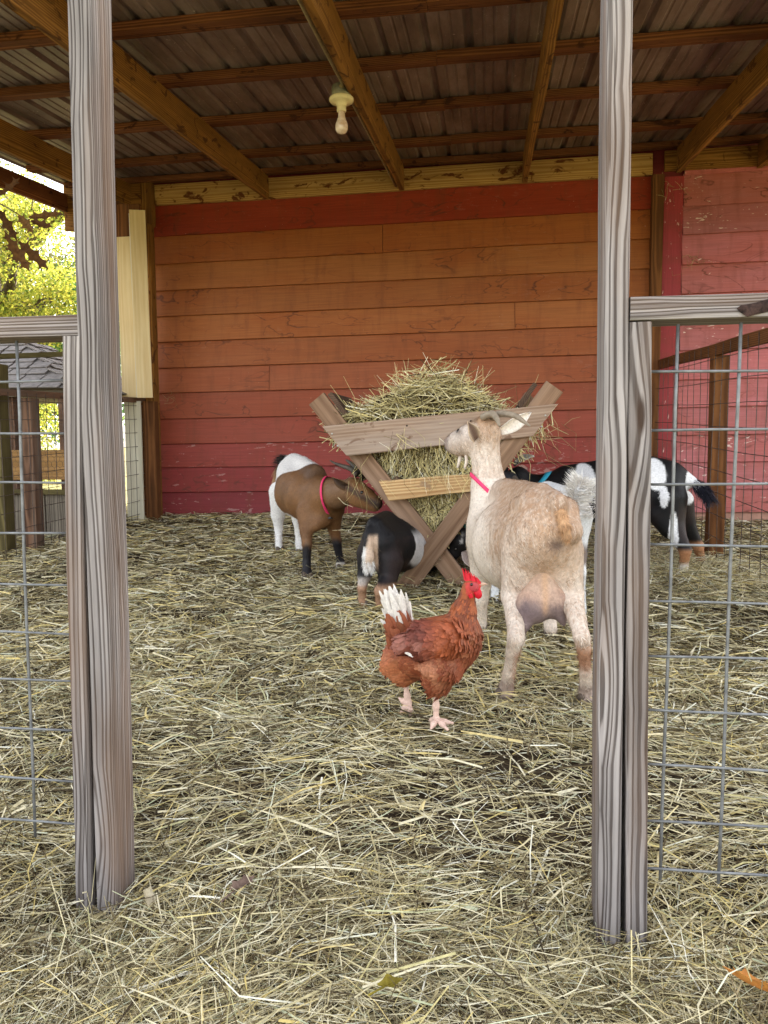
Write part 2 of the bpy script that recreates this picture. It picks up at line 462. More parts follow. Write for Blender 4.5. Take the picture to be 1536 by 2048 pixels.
M['straw'] = attr_ramp('straw', STRAW, translucent=0.12)
M['fresh_hay'] = attr_ramp('fresh_hay', [(0.0, srgb(66, 54, 34)), (0.25, srgb(142, 128, 84)), (0.5, srgb(214, 202, 152)), (0.75, srgb(232, 214, 148)), (1.0, srgb(248, 243, 218))], translucent=0.12)
M['leaf_y'] = attr_ramp('yellow_leaves', [(0, srgb(84, 108, 52)), (0.4, srgb(150, 160, 74)), (0.75, srgb(200, 194, 90)), (1, srgb(222, 206, 120))], translucent=0.45, fleck=False)
M['leaf_g'] = attr_ramp('green_leaves', [(0, srgb(40, 74, 50)), (0.5, srgb(84, 124, 78)), (1, srgb(140, 166, 92))], translucent=0.35, fleck=False)
M['leaf_o'] = attr_ramp('olive_leaves', [(0, srgb(70, 80, 44)), (0.5, srgb(124, 132, 66)), (1, srgb(176, 164, 84))], translucent=0.35, fleck=False)
M['oak'] = attr_ramp('brown_oak_leaf', [(0, srgb(74, 48, 26)), (0.5, srgb(98, 66, 34)), (1, srgb(120, 90, 44))], translucent=0.3)
def soil():
    k = NT('soil'); g = k.n('ShaderNodeNewGeometry'); p = g.outputs['Position']
    n = k.noise(p, 3.5, 5); f = k.noise(p, 60, 4, 0.7)
    col = k.ramp(f, [(0.3, srgb(36, 29, 23)), (0.55, srgb(66, 55, 42)), (0.75, srgb(108, 94, 68))])
    col = k.mix(k.ramp(n, [(0.4, 0), (0.7, 0.5)]), col, srgb(60, 48, 36))
    k.bump(f, 0.8, 0.01)
    return k.fin(col, 0.95, 0.1)
M['soil'] = soil()
def yard():
    k = NT('yard_earth'); g = k.n('ShaderNodeNewGeometry'); p = g.outputs['Position']
    n = k.noise(p, 0.8, 5); f = k.noise(p, 30, 4, 0.7)
    col = k.ramp(f, [(0.3, srgb(112, 98, 66)), (0.7, srgb(172, 158, 112))])
    col = k.mix(k.ramp(n, [(0.4, 0), (0.6, 0.6)]), col, srgb(112, 118, 66))
    return k.fin(col, 0.95, 0.1)
M['yard'] = yard()
def coat(name, attr='coat', rough=0.58, sheen=0.0):
    k = NT(name); a = k.n('ShaderNodeAttribute', attribute_name=attr)
    v = k.coords(rand=False)
    n = k.noise(v, 120, 3, 0.6)
    col = k.mix(1.0, a.outputs['Color'], k.ramp(n, [(0.3, 0.8), (0.7, 1.12)]), 'MULTIPLY')
    m = k.fin(col, rough, 0.3); k.b.inputs['Sheen Weight'].default_value = sheen
    k.bump(n, 0.3, 0.002)
    return m
M['coat'] = coat('goat_coat')
M['plumage'] = coat('plumage', rough=0.6)

# ================================================================== GROUND
S_G = 0.036
def gz(x, y):
    return S_G * (np.minimum(y, 9.0) - 1.3)
def hay_h(x, y):
    x = np.asarray(x, float); y = np.asarray(y, float)
    p = np.column_stack([x.ravel(), y.ravel(), np.zeros(x.size)])
    b = 0.030 * (fbm(p, 2.2, 3) - 0.45) + 0.022 * (fbm(p + 31, 7.0, 2) - 0.5)
    x1, y1 = x.ravel(), y.ravel()
    for cx, cy, sx, sy, h in ((-1.45, 1.14, 0.5, 0.14, 0.035), (-0.72, 1.20, 0.17, 0.34, -0.065), (0.235, 1.22, 0.14, 0.30, -0.045), (1.0, 1.10, 0.5, 0.14, 0.04), (1.05, 4.15, 0.4, 0.5, 0.06), (-1.2, 6.2, 1.6, 0.5, 0.05),
                              (-2.6, 4.6, 0.3, 0.8, 0.05), (-0.25, 4.1, 0.5, 0.45, 0.05)):
        b = b + h * np.exp(-((x1 - cx) / sx) ** 2 - ((y1 - cy) / sy) ** 2)
    return (gz(x1, y1) + b).reshape(x.shape)

def grid_mesh(name, x0, x1, nx, y0, y1, ny, fn):
    X, Y = np.meshgrid(np.linspace(x0, x1, nx), np.linspace(y0, y1, ny))
    Z = fn(X, Y)
    V = np.column_stack([X.ravel(), Y.ravel(), Z.ravel()])
    i = (np.arange(ny - 1)[:, None] * nx + np.arange(nx - 1)[None]).ravel()
    return np_mesh(name, V, np.column_stack([i, i + 1, i + nx + 1, i + nx]), smooth=True)
o = link('ground', grid_mesh('ground', -120, 120, 41, -60, 160, 41, lambda x, y: gz(x, y) - 0.13), M['yard'])
tag(o, kind='structure')
o = link('pen_floor', grid_mesh('pen_floor', -4.2, 2.85, 190, 0.2, 6.62, 170, lambda x, y: hay_h(x, y) - 0.016), M['soil'])
tag(o, kind='structure')

# ================================================================== BARN
TILT = 0.0118
WY = 6.6
barn = empty('barn', (0, WY, 0.15), 'red barn with lapped board siding, more orange in the upper rows under the lean-to roof', 'barn')
def tz(x, z): return z + TILT * (x + 2.98)
ROWS = [2.900, 2.640, 2.408, 2.180, 1.958, 1.734, 1.510, 1.288, 1.060, 0.840, 0.629, 0.412, 0.199, -0.03]
ROW_RGB = [(148, 57, 34), (164, 95, 46), (166, 102, 53), (160, 96, 50), (164, 99, 53), (162, 94, 53), (158, 88, 54), (153, 80, 54), (150, 72, 54), (146, 63, 54), (141, 55, 54), (134, 49, 53), (127, 48, 53)]  # row colours: red at the top, then orange turning to burgundy lower down
def plank(x0, x1, zb, zt, rgb, chips, jig=0.0):
    zb2, zt2 = zb + random.uniform(-jig, jig), zt + 0.02
    p0 = Vector((x0, WY - 0.022, (tz(x0, zb2) + tz(x0, zt2)) / 2)); p1 = Vector((x1, WY - 0.022, (tz(x1, zb2) + tz(x1, zt2)) / 2))
    o = board('plank', p0, p1, zt2 - zb2, 0.018, M['siding'], barn, up=(0, -1, 0.135), nseg=10, warp=0.0012, bev=0.002)
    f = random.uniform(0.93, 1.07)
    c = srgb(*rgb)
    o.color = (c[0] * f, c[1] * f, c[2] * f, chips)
    return o
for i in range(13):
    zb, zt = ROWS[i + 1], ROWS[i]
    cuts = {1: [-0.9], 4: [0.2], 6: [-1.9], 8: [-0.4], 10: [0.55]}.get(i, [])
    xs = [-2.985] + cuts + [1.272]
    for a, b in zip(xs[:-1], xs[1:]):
        plank(a + 0.002, b - 0.002, zb, zt, ROW_RGB[i], 0.04 if i < 9 else 0.3, 0.004)
RROWS = [3.16, 2.925, 2.682, 2.464, 2.234, 2.005, 1.784, 1.557, 1.325, 1.103, 0.880, 0.660, 0.438, 0.249]
for i in range(13):
    plank(1.512, 5.2, RROWS[i + 1] - 0.055 + 0.015, RROWS[i] - 0.055 + 0.015, (176 + random.randint(-6, 6), 104, 106), 1.0, 0.003)
# foundation blocks under the right hand siding
xb = 1.512
while xb < 5.0:
    L = 0.40
    me = board_mesh('foundation_block', L - 0.008, 0.30, 0.19, bev=0.006, nseg=2)
    m = Matrix.Translation(Vector((xb + L / 2, WY + 0.085, 0.135))) @ Matrix.Rotation(math.radians(90), 4, 'X')
    link('foundation_block', me, M['concrete'], barn, m)
    xb += L
o = board('trim_board', (1.432, WY - 0.036, 0.10), (1.432, WY - 0.036, 2.93), 0.148, 0.024, M['siding'], barn, up=(0, -1, 0), nseg=10, warp=0.001)
o.color = srgb(150, 52, 58)[:3] + (1.0,)
board('corner_post', (1.312, WY - 0.065, 0.12), (1.300, WY - 0.065, 2.935), 0.086, 0.086, M['corner'], barn, up=(0, -1, 0), nseg=8, warp=0.002)
# the rest of the barn behind
mb = MB(); mb.box((1.1, WY + 0.03, 3.0), (8.2, 0.04, 6.0 - 0.1)); back = mb.link('wall_sheathing', M['siding'], barn, False)
back.color = srgb(120, 40, 44)[:3] + (0.0,)
mb = MB(); mb.box((-2.985, WY + 3.06, 2.3), (0.05, 6.0, 4.6)); mb.box((5.19, WY + 3.06, 2.3), (0.05, 6.0, 4.6)); mb.box((1.1, WY + 6.05, 2.6), (8.2, 0.05, 5.0))
o = mb.link('side_wall', M['siding'], barn, False); o.color = srgb(140, 56, 58)[:3] + (0.3,)
mb = MB()
mb.V += [(-3.3, WY - 0.35, 5.1), (5.5, WY - 0.35, 5.1), (5.5, WY + 3.0, 6.9), (-3.3, WY + 3.0, 6.9), (-3.3, WY + 6.4, 5.1), (5.5, WY + 6.4, 5.1),
         (-3.3, WY - 0.35, 5.05), (5.5, WY - 0.35, 5.05), (5.5, WY + 3.0, 6.84), (-3.3, WY + 3.0, 6.84), (-3.3, WY + 6.4, 5.05), (5.5, WY + 6.4, 5.05)]
mb.F += [(0, 1, 2, 3), (3, 2, 5, 4), (6, 9, 8, 7), (9, 10, 11, 8), (0, 6, 7, 1), (4, 5, 11, 10), (0, 3, 9, 6), (3, 4, 10, 9), (1, 7, 8, 2), (2, 8, 11, 5)]
mb.link('barn_roof', M['roof'], barn, False)

# ================================================================== LEAN-TO ROOF
SL = 0.0951
lean = empty('lean_to_roof', (0, WY - 0.05, 2.9), 'open lean-to roof of rusty ribbed metal on timber rafters and purlins', 'roof')
def rz(y, x=0.0): return 2.925 + SL * (y - WY) + 0.0118 * (x + 0.8)
R_H = 0.185
YF = 2.86
for x in (-3.10, -1.885, -0.735, 0.270, 1.455, 2.06, 3.25):
    y0, y1 = YF, WY - 0.075
    p0 = (x, y0, rz(y0, x) + R_H / 2); p1 = (x, y1, rz(y1, x) + R_H / 2)
    board('rafter', p0, p1, 0.040, R_H, M['rafter'], lean, nseg=14, warp=0.003)
for y in (3.02, 3.745, 4.41, 5.15, 5.94, 6.50):
    for a, b in ((-3.66, -0.30), (-0.298, 3.5)):
        p0 = (a, y, rz(y, a) + R_H + 0.024); p1 = (b, y, rz(y, b) + R_H + 0.024)
        board('purlin', p0, p1, 0.098, 0.042, M['purlin'], lean, up=(0, -SL, 1), nseg=14, warp=0.003)
# ledger and short posts at the wall
board('ledger_board', (-2.88, WY - 0.048, tz(-2.88, 2.982)), (1.262, WY - 0.048, tz(1.262, 2.982)), 0.168, 0.038, M['ledger'], lean, up=(0, -1, 0), nseg=14, warp=0.002)
o = board('ledger_board', (1.352, WY - 0.062, tz(1.352, 2.99)), (3.5, WY - 0.062, tz(3.5, 2.99)), 0.150, 0.038, M['rafter'], lean, up=(0, -1, 0), nseg=10, warp=0.002)
board('post_head', (-2.935, WY - 0.07, 2.72), (-2.935, WY - 0.07, 3.08), 0.085, 0.085, M['rafter'], lean, up=(0, -1, 0))
board('eave_beam', (-3.7, 6.52, 2.92), (-2.99, 6.52, 2.92), 0.42, 0.04, M['rafter'], lean, up=(0, -1, 0), nseg=6, warp=0.002)
# verge board on the open left side
board('verge_board', (-3.68, YF, rz(YF, -3.68) + 0.06), (-3.68, WY + 0.3, rz(WY + 0.3, -3.68) + 0.06), 0.035, 0.15, M['purlin'], lean, nseg=14, warp=0.003)
# ribbed sheets
def sheet_profile(W):
    pts = []
    n = 4; pitch = W / n
    for k in range(n):
        x = k * pitch
        pts += [(x + 0.000, 0), (x + 0.016, 0.020), (x + 0.036, 0.020), (x + 0.052, 0)]
        for q in (0.105, 0.160):
            pts += [(x + q - 0.010, 0), (x + q - 0.004, 0.005), (x + q + 0.004, 0.005), (x + q + 0.010, 0)]
    pts.append((W, 0))
    return pts
SW = 0.90
def sheet_mesh():
    pr = sheet_profile(SW); n = len(pr)
    ys = np.linspace(YF - 0.08, WY + 0.02, 9)
    V = [(x, y, z + SL * y + 0.0118 * x) for y in ys for x, z in pr]
    F = []
    for j in range(len(ys) - 1):
        for i in range(n - 1):
            a = j * n + i; F.append((a, a + 1, a + n + 1, a + n))
    return np_mesh('roof_sheet', V, np.array(F), smooth=False)
shm = sheet_mesh(); shm.materials.append(M['roof'])
k = 0
x = -3.74
while x < 3.3:
    zo = rz(0, x) + R_H + 0.047
    m = Matrix.Translation((x, 0, zo + (0.0009 if k % 2 else 0)))
    link('roof_sheet', shm, None, lean, m)
    x += SW - 0.002; k += 1

# ------------------------------------------------------------------ light fitting
LX, LY = -0.80, 4.24
lz = rz(LY, LX) + 0.045
fit = empty('light_fitting', (LX, LY, lz), 'bare bulb in a cream porcelain lampholder hanging under the middle rafter', 'light fitting')
MB().lathe([(0.0, 0.0), (0.050, 0.0), (0.052, -0.004), (0.052, -0.052), (0.048, -0.056), (0.0, -0.056)], (LX, LY, lz), 24).link('junction_box', M['steelbox'], fit)
MB().lathe([(0.03, -0.056), (0.058, -0.057), (0.066, -0.064), (0.066, -0.076), (0.058, -0.083), (0.040, -0.086), (0.030, -0.092), (0.027, -0.100), (0.024, -0.101), (0.024, -0.106), (0.026, -0.108), (0.024, -0.118), (0.026, -0.122), (0.025, -0.130), (0.020, -0.132), (0.0, -0.132)], (LX, LY, lz), 28).link('lampholder', M['porcelain'], fit)
MB().lathe([(0.018, -0.128), (0.0185, -0.150), (0.020, -0.162), (0.027, -0.180), (0.033, -0.196), (0.0345, -0.210), (0.033, -0.224), (0.026, -0.237), (0.014, -0.245), (0.0, -0.247)], (LX, LY, lz), 28).link('bulb', M['bulb'], fit)
xr = -0.735 - 0.036
mb = MB()
mb.tube([(xr - 0.004, y, rz(y, xr) + 0.030 + 0.004 * math.sin(y * 3)) for y in np.linspace(1.6, LY - 0.10, 12)] + [(xr - 0.012, LY - 0.055, rz(LY, xr) + 0.022), (LX + 0.004, LY - 0.045, lz - 0.020)], 0.011, 8)
mb.tube([(LX + 0.012, LY + 0.045, lz - 0.02), (xr, LY + 0.10, rz(LY, xr) + 0.03)] + [(xr - 0.004, y, rz(y, xr) + 0.028) for y in np.linspace(LY + 0.2, WY - 0.1, 8)], 0.011, 8)
mb.link('conduit', M['conduit'], fit)

# ================================================================== FRONT POSTS AND GATES
ZT = 2.40
def post_thing(x0, x1, y, label):
    t = empty('wooden_post', (x0, y, 0), label, 'post', 'posts at the pen entrance')
    board('post_timber', (x0, y + 0.0445, -0.12), (x1, y + 0.0445, ZT), 0.040, 0.089, M['post'], t, up=(0, -1, 0.0), nseg=26, warp=0.0022, bev=0.007)
    return t
post_thing(-0.7165, -0.690, 1.30, 'weathered upright timber post left of the pen entrance')
post_thing(0.2090, 0.196, 1.30, 'weathered upright timber post right of the pen entrance, nearest the hen')
gateL = empty('wire_gate', (-0.75, 1.30, 0), 'timber framed wire mesh panel left of the pen entrance', 'gate', 'wire panels either side of the entrance')
gateR = empty('wire_gate', (0.25, 1.30, 0), 'timber framed wire mesh panel with a knotty top rail right of the entrance', 'gate', 'wire panels either side of the entrance')
board('stile', (-0.764, 1.3445, -0.10), (-0.7345, 1.3445, 1.032), 0.034, 0.085, M['post'], gateL, up=(0, -1, 0), nseg=16, warp=0.0025, bev=0.004)
board('top_rail', (-2.05, 1.341, 1.051), (-0.7165, 1.341, 1.051), 0.080, 0.0375, M['post'], gateL, up=(0, 0, 1), nseg=14, warp=0.0012, bev=0.004)
board('stile', (-2.03, 1.3445, -0.10), (-2.03, 1.3445, 1.030), 0.038, 0.085, M['post'], gateL, up=(0, -1, 0), nseg=10, warp=0.002)
board('stile', (0.2550, 1.3445, -0.10), (0.2405, 1.3445, 1.032), 0.036, 0.085, M['post'], gateR, up=(0, -1, 0), nseg=16, warp=0.003, bev=0.004)
railR = board('top_rail', (0.2225, 1.341, 1.052), (1.50, 1.341, 1.052), 0.080, 0.0375, M['post'], gateR, up=(0, 0, 1), nseg=14, warp=0.0012, bev=0.004)
M['knot'] = plain('rotten_knot', srgb(62, 46, 42), 0.95, 0, 0.8, 120, 1.0)
# dark open knot in the right top rail
mb = MB()
kv = [(0.418 + 0.030 * math.cos(a) * (1 + 0.25 * math.sin(3 * a)), 1.2992, 1.049 + 0.0135 * math.sin(a + 0.35) * (1 + 0.3 * math.sin(2 * a + 1))) for a in np.linspace(0, 6.283, 19)[:-1]]
kb = [(0.418 + (p[0] - 0.418) * 0.55, 1.2975, 1.049 + (p[2] - 1.049) * 0.55) for p in kv]
mb.add((kv + kb + [(0.418, 1.2972, 1.049)], [(i, (i + 1) % 18, 18 + (i + 1) % 18, 18 + i) for i in range(18)] + [(18 + i, 18 + (i + 1) % 18, 36) for i in range(18)]))
mb.link('knot', M['knot'], railR)
board('stile', (1.47, 1.3445, -0.10), (1.47, 1.3445, 1.030), 0.038, 0.085, M['post'], gateR, up=(0, -1, 0), nseg=10, warp=0.002)
def wire_panel(parent, xa, xb, vx, lean_dx, zs, y=1.325, top=1.03, bot=0.085):
    s = y / 1.31
    mb = MB()
    for x in vx:
        mb.tube([(x * s + 0.001 * math.sin(z * 9 + x * 30) + lean_dx * (z - 1.02) * s, y, z) for z in np.linspace(bot, top, 8)], 0.0028, 6)
    for z in zs:
        zz = 0.84 + (z - 0.84) * s
        mb.tube([(xx, y - 0.004, zz + 0.0015 * math.sin(xx * 8 + z * 20)) for xx in np.linspace(xa, xb, 12)], 0.0024, 6)
    return mb.link('wire_mesh', M['galv'], parent)
ZR = [0.952, 0.858, 0.772, 0.672, 0.576, 0.485, 0.393, 0.297, 0.199, 0.116]
ZL = [0.955, 0.862, 0.771, 0.678, 0.584, 0.492, 0.401, 0.308, 0.210, 0.125]
wire_panel(gateR, 0.245, 1.46, [0.299 + 0.0945 * i for i in range(12)], 0.004, ZR)
wire_panel(gateL, -2.02, -0.765, [-0.848 - 0.110 * i for i in range(10)], 0.010, ZL)

# ================================================================== SIDE FENCES
def side_fence(x, y0, y1, ztop, slope, dv, dh, nh, label, railh, posts, off, pc):
    t = empty('wire_fence', (x, (y0 + y1) / 2, 0.1), label, 'fence')
    zt = lambda y: ztop + slope * (y - 5.0)
    board('rail', (x + off * 0.5, y0, zt(y0) - railh / 2), (x + off * 0.5, y1, zt(y1) - railh / 2), 0.040, railh, M[pc], t, nseg=10, warp=0.004)
    mb = MB()
    y = y0 + 0.05
    while y < y1:
        mb.tube([(x + 0.004 * math.sin(y * 7 + z * 4), y, z) for z in np.linspace(0.036 * (y - 1.3) - 0.02, zt(y) - 0.015, 6)], 0.0022, 5); y += dv
    for i in range(nh):
        mb.tube([(x - 0.004, yy, zt(yy) - railh - 0.03 - dh * i + 0.004 * math.sin(yy * 3 + i)) for yy in np.linspace(y0, y1, 10)], 0.0022, 5)
    mb.link('wire_mesh', M['rustwire'], t)
    for py in posts:
        board('fence_post', (x + off, py, -0.1), (x + off, py, zt(py) - railh - 0.003), 0.09, 0.09, M[pc], t, up=(0, -1, 0), nseg=8, warp=0.003)
    return t
side_fence(1.32, 1.5, 6.45, 1.431, 0.039, 0.15, 0.130, 10, 'rusty wire mesh fence with timber rail in front of the pink barn wall', 0.07, (1.6, 3.2, 4.95), 0.055, 'corner')
side_fence(-2.95, 1.5, 6.46, 1.200, 0.032, 0.10, 0.115, 10, 'rusty wire mesh fence with timber rail along the open left side', 0.042, (1.6, 3.1, 4.74), -0.05, 'fencewood')

# boarded corner post
cp = empty('boarded_corner_post', (-2.88, 6.15, 0.17), 'cream boarded post at the left end of the red wall', 'post')
board('board', (-2.985, 6.20, 1.235), (-2.99, 6.20, 2.55), 0.165, 0.022, M['cream'], cp, up=(0, -1, 0), nseg=6, warp=0.002)
board('board', (-2.832, 6.12, 1.226), (-2.852, 6.12, 2.735), 0.125, 0.030, M['cream'], cp, up=(0.35, -1, 0), nseg=6, warp=0.002)
board('board', (-2.895, 6.16, 1.232), (-2.915, 6.16, 2.72), 0.040, 0.05, M['white_board'], cp, up=(0, -1, 0), nseg=6, warp=0.002)
board('board', (-2.995, 6.22, 0.10), (-2.995, 6.22, 1.205), 0.145, 0.024, M['white_board'], cp, up=(0, -1, 0), nseg=6, warp=0.002)
board('board', (-2.93, 6.34, 0.10), (-2.93, 6.34, 1.203), 0.16, 0.02, M['corner'], cp, up=(0, -1, 0), nseg=6, warp=0.002)
board('board', (-2.872, 6.30, 0.10), (-2.872, 6.30, 1.205), 0.105, 0.085, M['corner'], cp, up=(0, -1, 0), nseg=6, warp=0.002)
board('board', (-3.07, 6.30, 2.40), (-3.07, 6.30, 2.84), 0.32, 0.03, M['corner'], cp, up=(0, -1, 0), nseg=6)
board('post_core', (-2.90, 6.41, 0.10), (-2.90, 6.41, 2.70), 0.088, 0.088, M['rafter'], cp, up=(0, -1, 0), nseg=6, warp=0.002)

# ================================================================== BEYOND THE LEFT FENCE
gp = empty('garden_fence', (-3.17, 4.66, 0.1), 'mossy garden fence post and rail beyond the left wire fence', 'fence')
board('fence_post', (-3.17, 4.66, 0.0), (-3.17, 4.66, 1.36), 0.10, 0.10, M['olive'], gp, up=(0, -1, 0), nseg=8, warp=0.004)
board('rail', (-3.9, 4.72, 1.405), (-3.02, 5.70, 1.555), 0.045, 0.036, M['olive'], gp, nseg=6, warp=0.003)
coop = empty('chicken_coop', (-4.2, 5.5, 0.1), 'small grey chicken coop with shingled hip roof and wire netting', 'coop')
CX0, CX1, CY0, CY1 = -5.4, -3.14, 5.42, 7.2
for i in range(13):
    xx = CX0 + 0.09 + i * 0.172
    board('plank', (xx, CY0, 0.05), (xx, CY0, 0.47 + random.uniform(-0.01, 0.005)), 0.165, 0.02, M['grey_plank'], coop, up=(0, -1, 0), nseg=4, warp=0.002)
board('rail', (CX0, CY0 - 0.03, 0.488), (CX1, CY0 - 0.03, 0.488), 0.04, 0.038, M['olive'], coop, nseg=6, warp=0.002)
board('board', (CX0, CY0 + 0.03, 0.69), (CX1, CY0 + 0.03, 0.69), 0.225, 0.02, M['tan_board'], coop, up=(0, -1, 0), nseg=6)
for xx in (CX0 + 0.05, -4.3, -3.62, CX1 - 0.05):
    board('coop_post', (xx, CY0 + 0.08, 0.05), (xx, CY0 + 0.08, 1.25), 0.07, 0.07, M['fencewood'], coop, up=(0, -1, 0), nseg=4)
for xx in (CX0 + 0.05, CX1 - 0.05):
    board('coop_post', (xx, CY1, 0.05), (xx, CY1, 1.25), 0.07, 0.07, M['fencewood'], coop, up=(0, -1, 0), nseg=4)
board('eave_board', (CX0 - 0.05, CY0 - 0.02, 1.232), (CX1 + 0.06, CY0 - 0.02, 1.232), 0.06, 0.02, M['grey_plank'], coop, up=(0, -1, 0))
mb = MB(); r = 0.026
row = 0; z = 0.50
while z < 1.22:
    x = CX0 + (0 if row % 2 else r * 0.866)
    while x < CX1:
        pts = [(x + r * math.sin(a), CY0 - 0.015, z + r * math.cos(a)) for a in (0, math.pi / 3, 2 * math.pi / 3, math.pi)]
        for a, b in zip(pts[:-1], pts[1:]): mb.tube([a, b], 0.0012, 3, cap=False)
        x += r * 1.732
    z += r * 1.5; row += 1
mb.link('wire_netting', M['rustwire'], coop, False)
# hip roof laid in shingles
A = [Vector((CX0 - 0.1, CY0 - 0.12, 1.255)), Vector((CX1 + 0.1, CY0 - 0.12, 1.255)), Vector((CX1 + 0.1, CY1 + 0.1, 1.255)), Vector((CX0 - 0.1, CY1 + 0.1, 1.255))]
R1, R2 = Vector((CX0 + 0.95, (CY0 + CY1) / 2, 1.80)), Vector((CX1 - 0.95, (CY0 + CY1) / 2, 1.80))
mb = MB(); mb.add(([tuple(v) for v in A] + [tuple(R1), tuple(R2)], [(0, 1, 5, 4), (1, 2, 5), (2, 3, 4, 5), (3, 0, 4), (3, 2, 1, 0)]))
mb.link('roof_deck', M['shingle'], coop, False)
shg = board_mesh('shingle', 0.15, 0.11, 0.008, bev=0.002, nseg=1); shg.materials.append(M['shingle'])
def shingle_face(a, b, t0, t1):
    n = (b - a).cross(t0 - a).normalized()
    if n.z < 0: n = -n
    for j in range(9):
        v = (j + 0.35) / 9.2
        l, r_ = a.lerp(t0, v), b.lerp(t1, v)
        L = (r_ - l).length; cnt = max(1, int(L / 0.155))
        dirx = (r_ - l).normalized(); up2 = (t0 - a); yv = n.cross(dirx)
        for q in range(cnt):
            c = l + dirx * ((q + 0.5 + (0.25 if j % 2 else -0.2)) * L / cnt) + n * (0.008 + 0.003 * random.random())
            tilt = (n + yv * 0.05).normalized(); y2 = tilt.cross(dirx)
            m = Matrix((dirx, y2, tilt)).transposed().to_4x4(); m.translation = c
            link('shingle', shg, None, coop, m)
shingle_face(A[0], A[1], R1, R2)
shingle_face(A[1], A[2], R2, R2)
